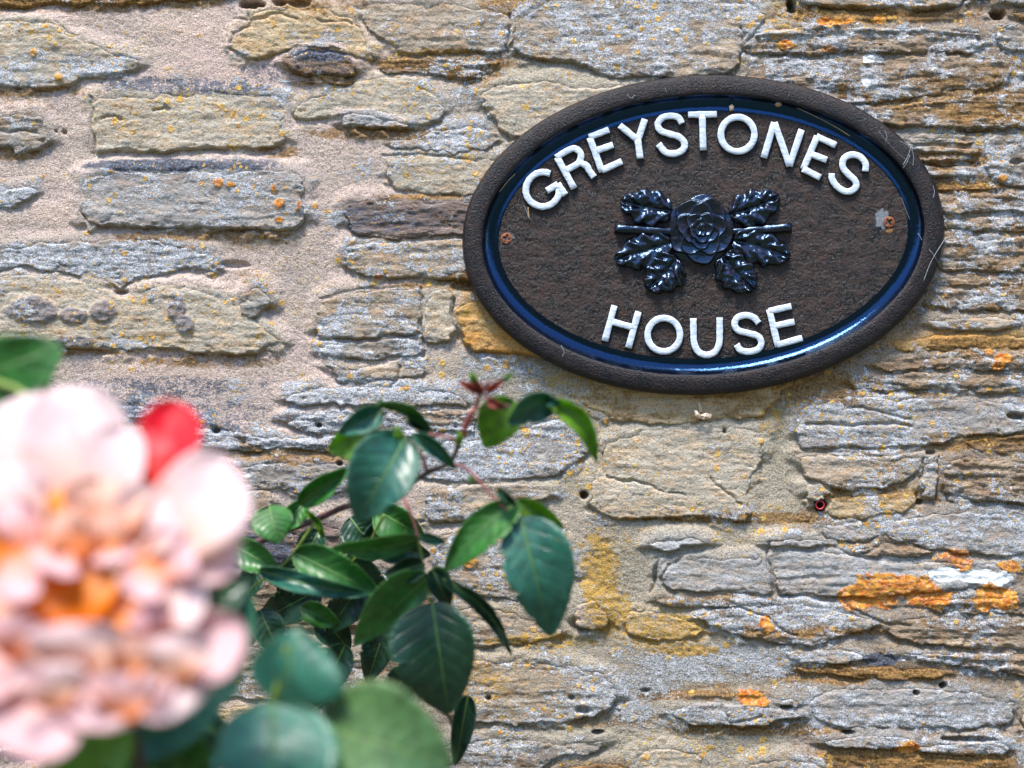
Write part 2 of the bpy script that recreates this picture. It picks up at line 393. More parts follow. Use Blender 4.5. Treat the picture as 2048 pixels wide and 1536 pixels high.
# (kind, how far it stands proud, outline)
STONES = [
 ('brown', 9, [(-150,-110),(520,-110),(500,-10),(330,8),(200,14),(100,10),(0,18),(-150,15)]),
 ('cream', 11, [(-150,45),(60,42),(120,48),(140,70),(175,88),(285,118),(270,148),(160,158),(150,172),(60,178),(0,175),(-150,180)]),
 ('cream', 11, [(181,190),(300,190),(420,184),(560,188),(577,196),(572,245),(579,282),(530,296),(400,299),(270,300),(197,308),(190,290),(182,240)]),
 ('blue', 16, [(165,362),(180,346),(260,341),(420,337),(560,340),(610,350),(603,400),(610,430),(606,456),(560,463),(430,457),(260,456),(185,452),(167,442),(163,400)]),
 ('grey', 12, [(-130,240),(20,232),(62,226),(80,238),(95,262),(102,285),(85,300),(60,308),(35,308),(25,293),(-130,295)]),
 ('blue', 8, [(-130,385),(20,377),(75,374),(78,390),(50,410),(0,418),(-130,415)]),
 ('grey', 10, [(-150,505),(0,500),(100,484),(220,480),(340,484),(430,510),(445,545),(400,537),(368,535),(340,552),(272,562),(242,586),(205,562),(150,550),(100,546),(60,533),(0,545),(-150,545)]),
 ('cream', 14, [(-150,555),(0,552),(60,545),(150,560),(205,570),(240,592),(275,575),(330,570),(390,575),(440,590),(490,600),(500,640),(566,682),(545,690),(500,711),(440,707),(370,702),(270,700),(160,697),(100,692),(-20,690),(-150,690)]),
 ('grey', 17, [(486,585),(520,573),(542,590),(532,615),(515,635),(495,640),(480,620)]),
 ('schist', 11, [(200,790),(330,815),(420,850),(560,878),(640,870),(690,862),(684,895),(640,903),(430,899),(330,890),(200,870)]),
 ('grey', 11, [(370,935),(470,930),(540,922),(620,926),(690,920),(725,960),(690,985),(600,988),(560,975),(480,985),(390,990)]),
 ('pale', 12, [(440,988),(500,975),(545,985),(540,1022),(500,1045),(430,1035)]),
 ('dark', 10, [(380,1050),(520,1060),(640,1040),(700,1060),(690,1100),(560,1125),(400,1120)]),
 ('schist', 10, [(480,1140),(760,1130),(880,1150),(860,1230),(700,1260),(500,1250)]),
 ('grey', 10, [(400,1290),(700,1280),(860,1290),(880,1380),(720,1390),(560,1400),(400,1390)]),
 ('tan', 10, [(300,1420),(520,1412),(700,1410),(860,1430),(880,1500),(690,1515),(500,1520),(320,1500)]),
 ('grey', 10, [(-120,880),(180,880),(300,920),(320,990),(100,1010),(-120,1000)]),
 ('tan', 10, [(-120,1040),(150,1040),(300,1070),(280,1160),(-120,1170)]),
 ('cream', 10, [(-120,1210),(250,1200),(350,1230),(340,1320),(100,1330),(-120,1320)]),
 ('schist', 10, [(-120,1370),(150,1365),(260,1390),(250,1500),(-120,1510)]),
 # middle
 ('tan', 13, [(463,92),(490,58),(497,30),(560,20),(640,12),(700,36),(733,72),(749,110),(742,120),(700,108),(640,98),(560,105),(520,116),(500,120),(470,107)]),
 ('dark', 19, [(568,120),(600,105),(650,100),(700,112),(719,130),(712,150),(690,158),(640,156),(600,150),(580,140)]),
 ('brown', 10, [(578,163),(620,158),(680,158),(716,160),(705,172),(690,178),(620,173)]),
 ('cream', 10, [(590,210),(640,190),(740,152),(830,160),(870,190),(884,215),(878,244),(830,255),(760,248),(690,238),(620,240),(592,235)]),
 ('slate', 16, [(682,236),(700,222),(740,230),(800,242),(830,251),(802,258),(720,258),(690,252)]),
 ('pale', 10, [(700,20),(760,5),(900,5),(1030,30),(1027,60),(1030,100),(1000,105),(940,105),(860,110),(800,110),(770,85),(740,60)]),
 ('pale', 12, [(1034,25),(1100,0),(1250,-20),(1400,-20),(1510,10),(1530,40),(1500,80),(1485,120),(1470,146),(1400,155),(1280,160),(1210,150),(1150,130),(1080,122),(1034,106)]),
 ('schist', 8, [(745,120),(830,114),(960,118),(1010,118),(990,150),(960,160),(880,150),(760,150)]),
 ('cream', 12, [(960,190),(1000,165),(1080,160),(1150,175),(1250,165),(1330,200),(1330,290),(1010,275),(985,240),(970,215)]),
 ('pale', 9, [(880,260),(940,250),(985,255),(1000,282),(980,300),(900,305),(800,300),(770,285)]),
 ('cream', 11, [(765,312),(830,308),(940,310),(1050,315),(1050,390),(930,392),(870,388),(790,387),(775,360)]),
 ('dark', 13, [(690,405),(760,398),(850,402),(1000,400),(1000,470),(850,475),(760,480),(700,470),(690,440)]),
 ('pale', 14, [(690,482),(760,482),(860,480),(1000,480),(1000,556),(880,558),(780,553),(700,550)]),
 ('pale', 12, [(645,600),(700,580),(770,578),(838,577),(846,620),(842,668),(770,669),(700,677),(640,681),(632,650)]),
 ('cream', 12, [(856,580),(904,577),(908,620),(911,662),(895,682),(852,690),(849,640)]),
 ('orange', 13, [(917,612),(940,598),(1000,590),(1120,650),(1180,715),(1050,707),(942,700),(919,680)]),
 ('grey', 11, [(635,692),(720,680),(840,673),(842,711),(760,719),(650,718)]),
 ('pale', 11, [(650,724),(700,740),(760,727),(840,716),(846,755),(800,761),(740,766),(680,760)]),
 ('pale', 12, [(560,795),(640,772),(760,770),(870,772),(930,790),(940,812),(840,812),(700,810),(600,812)]),
 ('schist', 12, [(560,835),(650,820),(760,817),(880,820),(960,830),(950,864),(880,868),(800,878),(700,868),(600,862)]),
 ('blue', 10, [(830,905),(900,880),(1000,870),(1100,830),(1170,850),(1190,895),(1150,930),(1100,958),(1000,960),(900,965),(840,950)]),
 ('pale', 13, [(850,978),(960,964),(1060,970),(1108,980),(1098,1000),(1000,1006),(930,1040),(850,1045)]),
 ('pale', 11, [(870,1075),(960,1050),(1060,1060),(1130,1080),(1150,1140),(1120,1190),(1060,1200),(960,1190),(880,1170)]),
 ('pale', 16, [(1148,1210),(1180,1190),(1214,1223),(1219,1248),(1192,1262),(1150,1252)]),
 ('pale', 11, [(880,1215),(1000,1215),(1100,1242),(1130,1270),(1060,1290),(940,1290),(870,1270)]),
 ('pale', 13, [(890,1322),(1020,1314),(1130,1324),(1200,1342),(1238,1380),(1220,1420),(1150,1440),(1080,1450),(980,1445),(900,1440)]),
 ('grey', 12, [(890,1482),(1000,1467),(1100,1482),(1208,1476),(1190,1500),(1120,1510),(1050,1570),(890,1570)]),
 ('brown', 10, [(1080,1545),(1200,1520),(1290,1535),(1290,1640),(1080,1640)]),
 # under the sign
 ('tan', 11, [(1150,800),(1200,765),(1280,770),(1400,775),(1500,770),(1590,750),(1560,800),(1520,828),(1440,842),(1300,848),(1220,840)]),
 ('cream', 13, [(1200,882),(1300,857),(1400,852),(1530,857),(1525,890),(1510,950),(1490,1000),(1502,1030),(1480,1045),(1400,1030),(1300,1035),(1230,1038),(1180,1015),(1185,970),(1195,930)]),
 ('pale', 14, [(1590,909),(1680,906),(1770,915),(1838,906),(1834,940),(1810,962),(1760,976),(1690,976),(1650,970),(1610,955),(1600,930)]),
 ('cream', 15, [(1606,972),(1640,958),(1662,985),(1640,1002),(1610,1002)]),
 ('tan', 9, [(1662,988),(1760,986),(1828,970),(1834,1000),(1800,1030),(1680,1040),(1650,1020)]),
 ('pale', 13, [(1844,920),(1872,916),(1875,950),(1874,997),(1842,994),(1840,950)]),
 ('schist', 13, [(1882,922),(1950,912),(2060,920),(2200,925),(2200,1010),(2050,1008),(1950,1003),(1887,988)]),
 ('slate', 16, [(1298,1089),(1330,1074),(1380,1075),(1413,1083),(1395,1090),(1360,1092),(1335,1101),(1308,1099)]),
 ('slate', 15, [(1522,1084),(1570,1076),(1640,1078),(1660,1088),(1600,1093),(1530,1092)]),
 ('slate', 12, [(1322,1122),(1360,1112),(1440,1114),(1530,1112),(1536,1150),(1534,1188),(1460,1186),(1400,1184),(1340,1182),(1318,1150)]),
 ('schist', 11, [(1300,1197),(1360,1190),(1450,1192),(1540,1194),(1536,1213),(1440,1214),(1335,1212)]),
 ('slate', 12, [(1544,1107),(1590,1096),(1680,1102),(1760,1118),(1900,1122),(2010,1128),(2020,1170),(1880,1182),(1740,1190),(1640,1190),(1550,1188)]),
 ('schist', 13, [(1700,1101),(1760,1084),(1830,1086),(1868,1104),(1800,1114),(1730,1112)]),
 ('grey', 13, [(1388,1230),(1480,1206),(1560,1200),(1640,1205),(1770,1240),(1720,1260),(1640,1290),(1560,1285),(1470,1266),(1420,1250)]),
 ('tan', 8, [(1250,1218),(1300,1215),(1376,1232),(1408,1262),(1350,1282),(1258,1272)]),
 # right side, thin beds
 ('blue', 12, [(1596,808),(1660,797),(1760,792),(1880,797),(2050,802),(2200,812),(2200,858),(1960,868),(1920,878),(1850,888),(1760,898),(1690,896),(1600,898),(1588,850)]),
 ('blue', 11, [(1640,1050),(1690,1046),(1800,1034),(1950,1022),(2060,1030),(2200,1030),(2200,1100),(2000,1112),(1880,1100),(1760,1076),(1680,1086),(1650,1075)]),
 ('brown', 9, [(1920,885),(2000,870),(2200,862),(2200,903),(2050,908),(1950,904)]),
 ('pale', 15, [(1597,-60),(1700,-60),(1922,-60),(1922,4),(1916,17),(1800,18),(1700,15),(1620,12),(1594,4)]),
 ('brown', 6, [(1600,24),(1720,25),(1920,24),(1915,44),(1800,49),(1700,47),(1600,44)]),
 ('schist', 14, [(1500,72),(1560,57),(1660,52),(1760,56),(1880,54),(1958,64),(1975,82),(1955,105),(1850,111),(1750,108),(1640,110),(1560,113),(1500,113),(1491,100)]),
 ('schist', 13, [(1490,127),(1600,117),(1750,116),(1880,114),(1990,112),(2030,130),(2010,178),(1900,190),(1800,200),(1700,215),(1600,195),(1490,180)]),
 ('grey', 15, [(2002,0),(2048,-4),(2200,-4),(2200,12),(2010,12)]),
 ('brown', 12, [(2012,26),(2080,24),(2200,24),(2200,44),(2030,44)]),
 ('grey', 13, [(1988,58),(2050,54),(2200,52),(2200,108),(2040,114),(1995,100)]),
 ('schist', 14, [(1700,228),(1800,207),(1900,198),(2020,187),(2200,192),(2200,253),(2040,257),(1950,262),(1850,256),(1760,255)]),
 ('grey', 12, [(1800,270),(1880,264),(1960,272),(1962,286),(1900,288),(1850,290),(1820,290)]),
 ('grey', 13, [(1970,276),(2030,264),(2200,260),(2200,368),(2040,373),(1975,363),(1964,330)]),
 ('slate', 15, [(1825,293),(1955,296),(1956,309),(1835,306)]),
 ('schist', 12, [(1835,313),(1955,315),(1955,334),(1850,332)]),
 ('slate', 14, [(1845,339),(1950,341),(1950,353),(1855,351)]),
 ('brown', 9, [(1860,362),(1950,358),(2010,364),(2000,380),(1870,384)]),
 ('schist', 14, [(1865,394),(1950,383),(2050,390),(2200,387),(2200,424),(2000,429),(1885,429)]),
 ('schist', 12, [(1885,435),(2000,434),(2200,432),(2200,466),(2000,464),(1885,461)]),
 ('schist', 13, [(1880,471),(2000,470),(2200,474),(2200,544),(2000,546),(1870,544)]),
 ('schist', 12, [(1855,557),(1950,554),(2200,554),(2200,618),(2050,623),(1900,620),(1840,613)]),
 ('pale', 14, [(1850,640),(1930,633),(2040,636),(2046,654),(1960,659),(1870,657)]),
 ('orange', 9, [(1780,684),(1880,664),(2000,668),(2200,664),(2200,690),(2000,699),(1900,699),(1790,704)]),
 ('schist', 13, [(1730,722),(1850,706),(1960,708),(2050,708),(2200,713),(2200,738),(2050,743),(1900,737),(1770,744)]),
 ('schist', 12, [(1680,756),(1800,745),(1900,743),(2050,750),(2200,748),(2200,784),(2040,784),(1930,787),(1830,778),(1720,786)]),
 # lower right
 ('blue', 17, [(1353,1412),(1400,1402),(1480,1405),(1560,1415),(1612,1428),(1560,1440),(1530,1450),(1440,1449),(1370,1446),(1350,1430)]),
 ('blue', 15, [(1543,1398),(1578,1392),(1602,1405),(1590,1413),(1555,1410)]),
 ('brown', 6, [(1370,1378),(1450,1372),(1535,1376),(1530,1398),(1450,1397),(1380,1398)]),
 ('blue', 17, [(1648,1480),(1690,1467),(1760,1466),(1828,1472),(1832,1490),(1760,1498),(1690,1495),(1655,1490)]),
 ('blue', 15, [(1838,1492),(1900,1482),(1960,1470),(2010,1478),(2022,1495),(1990,1507),(1900,1505),(1840,1502)]),
 ('brown', 10, [(1662,1506),(1800,1508),(1920,1513),(2010,1512),(2022,1532),(2010,1640),(1670,1640),(1640,1545)]),
 ('pale', 14, [(1488,1528),(1560,1514),(1648,1522),(1636,1640),(1480,1640)]),
 ('pale', 12, [(1560,1300),(1640,1295),(1700,1300),(1740,1318),(1690,1328),(1580,1324)]),
 ('brown', 9, [(1580,1338),(1650,1329),(1800,1333),(1900,1337),(1900,1350),(1800,1362),(1650,1350)]),
 ('schist', 13, [(1780,1240),(1860,1228),(1960,1234),(2200,1237),(2200,1288),(2000,1298),(1880,1290),(1780,1275)]),
 ('schist', 12, [(1830,1202),(1960,1188),(2200,1192),(2200,1228),(2000,1228),(1860,1222)]),
 ('schist', 12, [(1770,1305),(1900,1302),(2200,1304),(2200,1345),(2040,1350),(1900,1330)]),
 ('blue', 11, [(1620,1387),(1700,1374),(1830,1370),(1960,1380),(2030,1402),(2018,1446),(1940,1458),(1800,1456),(1680,1452),(1620,1430)]),
 ('tan', 11, [(2040,1380),(2100,1370),(2200,1375),(2200,1470),(2050,1465)]),
 ('grey', 11, [(2035,1490),(2200,1485),(2200,1640),(2035,1640)]),
 ('cream', 11, [(1268,1502),(1330,1490),(1402,1502),(1400,1640),(1260,1640)]),
]

# ---- growths on the surface: (u, v, ru, rv, strength)
BL_WHITE = [(80,140,170,40,.32),(330,110,220,35,.22),(380,165,220,22,.20),(240,150,60,40,.3),(640,75,90,28,.22),(380,325,240,26,.24),(40,400,120,30,.26),
 (200,515,320,45,.34),(470,540,120,60,.12),(700,330,110,60,.28),(650,470,60,80,.30),(655,630,50,100,.22),(350,790,420,60,.30),(520,840,220,60,.26),(560,190,30,60,.25),
 (1080,60,120,60,.12),(1320,90,220,60,.16),(900,200,90,90,.20),(1580,80,120,60,.18),(1800,80,160,30,.12),(1740,170,120,50,.1),(1750,120,14,9,.5),(1733,165,11,14,.5),
 (900,240,90,60,.24),(760,780,200,24,.28),(1000,900,180,60,.16),(830,700,40,40,.25),(960,700,60,60,.25),(1000,760,100,50,.25),(1750,850,200,60,.10),(1430,1330,160,40,.34),(1280,1400,120,60,.26),(1800,1420,200,40,.14),
 (1500,1230,120,30,.16),(1620,1210,100,30,.2),(1480,1425,110,22,.15),(1745,1480,90,14,.2),(1700,990,100,30,.1),(1760,1330,260,30,.2),(1980,1010,80,40,.12),(1560,1420,120,60,.08),(1180,1350,120,60,.1),(940,1140,120,80,.1),
 (1560,30,40,40,.2),(1400,20,160,30,.2)]
BL_NOWHITE = [(640,135,80,34,.34),(380,270,210,50,.15),(300,60,220,45,.5),(120,290,70,70,.45),(150,440,130,50,.4),(640,290,70,35,.5),(600,560,60,120,.4),(380,250,200,40,.12),(300,640,260,45,.30),(520,80,60,50,.2),
 (1300,960,170,90,.18),(1550,960,45,120,.6),(1350,1075,220,28,.6),(1440,1150,110,45,.25),(560,480,90,30,.35),(350,730,260,24,.25),(1380,800,220,40,.4),(1030,650,110,60,.25),(1920,210,120,60,.10),(1650,1150,90,40,.12)]
BL_DARK = [(330,172,150,20,.52),(470,178,90,18,.5),(320,332,150,14,.62),(470,330,120,14,.45),(320,775,220,26,.46),(430,830,150,40,.42),(230,800,90,50,.4),(520,150,50,28,.45),
 (640,112,60,16,.45),(820,45,50,18,.3),(1620,1310,60,20,.0),(1760,1318,46,14,.6),(1650,1210,20,10,.2),(1290,880,14,8,.2),(1400,1320,120,40,.12),(1340,1370,80,60,.22),(930,1150,40,40,.25),(1000,985,40,20,.3),
 (1100,1505,60,30,.3),(760,440,120,30,.2),(1560,1480,200,60,.18),(1990,1190,80,30,.35),(720,440,60,30,.2),(1700,1460,200,14,.28),(520,1110,80,40,.3)]
BL_SPOTS = [(430,230,130,36,.5),(260,230,100,30,.25),(100,90,220,40,.22),(560,400,60,70,.25),(450,360,120,26,.2),(330,560,300,60,.2),(330,690,280,22,.3),(560,520,120,120,.25),(640,60,60,40,.2),
 (1500,50,100,90,.45),(1350,60,200,80,.15),(820,150,140,50,.2),(900,240,120,80,.12),(1120,880,130,80,.7),(1740,840,200,70,.55),(1720,1030,110,60,.5),(1650,40,160,26,.6),(1450,1470,180,80,.35),(1000,1370,160,70,.25),
 (2000,940,80,60,.35),(1780,990,110,40,.25),(1060,730,90,40,.3),(380,530,140,40,.2),(720,560,120,40,.1),(930,1180,120,60,.25),(1100,1280,120,30,.3),(880,600,40,60,.2),(1440,1280,120,60,.3)]
BL_STAIN_SHADE = [(150,5,420,22,.30),(60,185,150,12,.35),(90,210,170,40,.16),(30,310,60,14,.4),(430,472,200,12,.36),(520,480,100,24,.25),(420,722,160,16,.34),(130,705,160,8,.35),(740,268,130,14,.45),(560,305,50,14,.35),
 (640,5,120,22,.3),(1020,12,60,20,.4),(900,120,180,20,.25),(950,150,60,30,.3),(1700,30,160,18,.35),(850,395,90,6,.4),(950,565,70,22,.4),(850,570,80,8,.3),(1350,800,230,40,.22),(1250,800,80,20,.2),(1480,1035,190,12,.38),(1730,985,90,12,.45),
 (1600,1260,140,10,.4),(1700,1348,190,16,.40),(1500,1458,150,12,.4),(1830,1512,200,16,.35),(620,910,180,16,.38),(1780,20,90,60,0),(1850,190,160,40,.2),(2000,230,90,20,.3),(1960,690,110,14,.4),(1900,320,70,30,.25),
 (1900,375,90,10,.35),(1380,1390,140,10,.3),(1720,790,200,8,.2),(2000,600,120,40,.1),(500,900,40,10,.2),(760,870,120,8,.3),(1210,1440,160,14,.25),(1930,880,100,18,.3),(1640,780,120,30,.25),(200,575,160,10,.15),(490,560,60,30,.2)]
BL_GOLD = [(1200,1140,44,80,.52),(1215,1220,50,60,.50),(1080,1280,130,18,.48),(1320,1260,110,50,.46),(1380,1300,60,14,.55),(960,1370,70,60,.40),(1060,1350,70,50,.3),(1020,660,100,50,.25),(1130,760,90,20,.42),(1100,730,60,20,.3),
 (1620,705,70,24,.35),(1540,840,34,40,.42),(860,105,90,8,.42),(1630,640,40,26,.3),(1560,45,60,50,.4),(1700,838,110,10,.35),(1510,110,40,26,.3),(930,215,60,14,.2),(760,272,70,10,.25),(560,305,40,14,.2),(1140,870,40,40,.2),
 (470,960,50,26,.25),(520,985,60,30,.2),(1860,960,30,30,.3),(1920,970,60,30,.25),(1520,760,80,30,.25),(1960,1480,20,20,0),(1300,1480,60,60,.2),(935,620,18,22,.35)]
BL_ORANGE = [(1740,1185,52,36,1),(1800,1170,60,26,1),(1860,1195,50,22,.9),(1700,1200,24,24,.8),(1983,1196,44,30,1.1),(1528,1243,13,15,1),(1536,1252,13,11,.9),(1500,1393,28,14,.9),(1522,1402,14,10,.8),(1812,1492,23,15,1),
 (1902,1112,34,16,.75),(1925,1128,20,16,.7),(2022,1130,26,16,.8),(1975,706,12,10,.9),(2000,716,20,12,1),(1993,730,14,10,.9),(1570,92,13,9,.85),(1655,100,18,8,.6),(2000,358,11,9,.8),(1645,46,14,9,.9),(1672,46,14,9,.9),(1698,45,10,8,.9),(1757,42,14,9,.9),
 (941,1122,16,14,.7),(760,555,14,10,.7),(880,505,24,16,.0),(550,380,7,10,.8),(562,410,11,11,.8),(600,415,6,10,.8),(560,440,9,7,.8),(440,366,11,9,.8),(464,372,10,7,.8),(1480,1380,6,5,.6),(1245,425,1,1,0),(225,345,9,4,.7),(121,157,8,7,.7),(70,107,8,10,.7)]
BL_PAINT = [(1890,1148,32,14,.9),(1950,1152,40,14,.9),(2005,1158,22,16,.9),(706,502,5,12,.5),(1736,118,15,11,.75),(1731,166,10,13,.75),(1780,4,30,5,.4),(640,505,8,5,0)]

def blobs(lst, soft=0.6, jag=0.30):
    f = np.zeros(UU.shape, np.float32)
    for (u, v, ru, rv, s) in lst:
        if not s: continue
        m = 1.6
        i0 = np.searchsorted(V, v - rv * m); i1 = np.searchsorted(V, v + rv * m)
        j0 = np.searchsorted(U, u - ru * m); j1 = np.searchsorted(U, u + ru * m)
        sl = (slice(i0, i1), slice(j0, j1))
        r = np.sqrt(((UU[sl] - u) / ru) ** 2 + ((VV[sl] - v) / rv) ** 2) + jag * NB[sl] + jag * 0.5 * NS[sl]
        f[sl] = np.maximum(f[sl], s * sstep(1.0 + soft * 0.6, 1.0 - soft * 0.6, r))
    return f

F_WHITE = blobs(BL_WHITE) - blobs(BL_NOWHITE)
F_DARK = blobs(BL_DARK) * 1.3
F_SPOTS = blobs(BL_SPOTS)
F_STAIN_SHADE = blobs(BL_STAIN_SHADE) * 1.2  # ochre stain plus shade bands put in below stone edges
F_GOLD = blobs(BL_GOLD)
F_GOLD += 0.13 * (F_GOLD > 0.12)
F_ORANGE = blobs(BL_ORANGE, 0.5, 0.42)
F_PAINT = blobs(BL_PAINT, 0.5, 0.38)
LUMPS = [(68,622,46,26,5),(150,632,24,18,5),(214,622,26,20,5),(355,612,18,30,5),(372,650,18,20,6),(305,595,9,8,3),(150,683,40,10,3),(435,560,40,16,3)]
F_LUMP = np.maximum(blobs(LUMPS, 0.35, 0.3), 0)
# pits: (u, v, ru, rv, depth)
PITS = [(505,10,24,9,34),(560,6,16,8,22),(600,8,22,9,20),(1582,12,9,14,40),(1995,30,14,10,36),(1168,990,8,8,34),(638,850,6,5,22),(433,861,8,6,24),(680,927,6,5,16),(1830,1384,6,5,24),(1884,1370,7,6,26),(1695,1463,12,4,24),
 (1930,1476,50,6,16),(2030,832,18,7,22),(2030,325,14,6,10),(1838,1004,8,6,22),(1165,1418,14,7,14),(1143,1393,6,5,12),(1060,1392,0,0,0),(977,1394,5,5,14),(1400,835,4,6,10),(1448,862,4,5,14),(1290,1380,10,4,10),
 (130,265,5,5,10),(114,263,3,3,8),(1572,1412,12,4,20),(1195,1463,12,5,20),(1350,1150,0,0,0),(1310,1150,5,20,10),(245,585,14,5,10),(470,530,30,8,9),(1900,328,60,6,12),(1960,262,50,5,10),(950,572,46,12,9),(1640,1010,12,12,26),(1860,905,10,5,14)]
F_PIT = np.zeros(UU.shape, np.float32)
for (u, v, ru, rv, dp) in PITS:
    if not dp: continue
    i0 = np.searchsorted(V, v - rv * 2.2); i1 = np.searchsorted(V, v + rv * 2.2)
    j0 = np.searchsorted(U, u - ru * 2.2); j1 = np.searchsorted(U, u + ru * 2.2)
    sl = (slice(i0, i1), slice(j0, j1))
    r = np.sqrt(((UU[sl] - u) / ru) ** 2 + ((VV[sl] - v) / rv) ** 2) + (0.22 * NS[sl] if ru > 6 else 0)
    F_PIT[sl] = np.maximum(F_PIT[sl], dp * sstep(1.25, 0.6, r))
# cracks: polylines (depth, half width, points)
CRACKS = [
 (9,2.6,[(1018,28),(1018,60),(1019,104)]),(9,2.4,[(843,578),(845,610),(846,655),(848,700),(846,715)]),(12,3.2,[(911,600),(910,640),(914,678)]),(8,2.6,[(1540,1080),(1536,1110),(1542,1150),(1542,1205)]),
 (7,2.2,[(1842,915),(1838,955),(1832,1000)]),(7,2.2,[(1874,912),(1874,998)]),(6,2.0,[(1200,905),(1215,955),(1290,965)]),(5,1.6,[(1290,965),(1330,985),(1370,990)]),(5,1.6,[(1420,955),(1480,1005)]),
 (6,2.2,[(1535,1190),(1600,1190),(1680,1206),(1700,1215)]),(6,2.0,[(1480,1215),(1530,1235),(1570,1260),(1590,1268)]),(6,2.0,[(1310,1120),(1330,1110),(1370,1105),(1410,1098)]),(8,2.6,[(1318,1118),(1312,1150),(1300,1185)]),
 (5,2.0,[(1450,1430),(1452,1442),(1490,1436),(1520,1430)]),(5,2.0,[(1440,1408),(1455,1440)]),(5,1.8,[(470,38),(520,40),(560,30),(600,42)]),(5,1.8,[(640,42),(690,45),(720,60)]),(6,2.2,[(500,30),(502,55),(470,70),(462,88)]),
 (5,1.8,[(120,45),(130,58),(150,72)]),(6,2.0,[(181,195),(182,240),(190,295)]),(6,2.2,[(1480,60),(1490,80),(1484,118),(1472,145)]),(5,2.0,[(765,312),(850,310),(900,312),(940,316)]),(4,1.8,[(640,600),(700,580),(840,574)]),
 (5,2.0,[(640,680),(720,676),(840,668)]),(5,2.0,[(660,735),(680,755)]),(6,2.4,[(800,735),(795,760),(780,778)]),(5,2.0,[(1590,906),(1650,902),(1760,912),(1840,900)]),(5,2.2,[(1682,800),(1690,815),(1750,818),(1822,840)]),
 (7,2.6,[(1615,848),(1680,850),(1760,846),(1822,850)]),(6,2.0,[(1380,1100),(1340,1130),(1318,1160)]),(6,2.2,[(1690,1212),(1760,1240),(1820,1250)]),(5,2.0,[(1640,1085),(1680,1100),(1730,1118)]),(5,2.0,[(1720,1108),(1760,1090),(1830,1082)]),
 (6,2.0,[(200,240),(230,235),(245,245)]),(6,2.0,[(310,225),(330,216),(342,222)]),(5,2.0,[(0,262),(50,262),(75,270)]),(5,2.2,[(570,160),(640,162),(650,172),(690,176)]),
]
F_CRACK = np.zeros(UU.shape, np.float32)
for (dp, hw, pts) in CRACKS:
    pts = np.asarray(pts, np.float32)
    lo = pts.min(0) - 14; hi = pts.max(0) + 14
    i0 = np.searchsorted(V, lo[1]); i1 = np.searchsorted(V, hi[1]); j0 = np.searchsorted(U, lo[0]); j1 = np.searchsorted(U, hi[0])
    sl = (slice(i0, i1), slice(j0, j1))
    x = UU[sl] + WU[sl] * 0.8; y = VV[sl] + WV[sl] * 0.8
    d = np.full(x.shape, 1e6, np.float32)
    for (ax, ay), (bx, by) in zip(pts[:-1], pts[1:]):
        ex, ey = bx - ax, by - ay
        t = np.clip(((x - ax) * ex + (y - ay) * ey) / (ex * ex + ey * ey), 0, 1)
        d = np.minimum(d, np.hypot(x - ax - t * ex, y - ay - t * ey))
    F_CRACK[sl] = np.maximum(F_CRACK[sl], dp * np.exp(-(d / (hw * (1.0 + 0.5 * NS[sl]) + 0.3)) ** 2))

def bedding(uu, vv, nb, ns, T, seed):
    """Thin split beds: relative height, bed number, and the dark joints between beds."""
    f = vv / T + 0.9 * fbm(uu / 300, vv / 140, 2, seed) + 0.32 * nb + 0.14 * ns
    k = np.floor(f); fr = f - k
    e = hash01(k, seed) + 0.55 * fbm(uu / 85, k * 7.31, 2, seed + 5)
    e2 = hash01(k + 1, seed) + 0.55 * fbm(uu / 85, (k + 1) * 7.31, 2, seed + 5)
    h = e + (e2 - e) * sstep(0.86, 1.0, fr) + 0.12 * fr
    j = np.exp(-((fr - 0.93) / 0.075) ** 2) * sstep(-0.1, 0.5, fbm(uu / 70, k * 3.7, 2, seed + 9))
    return h - 0.5, k, j

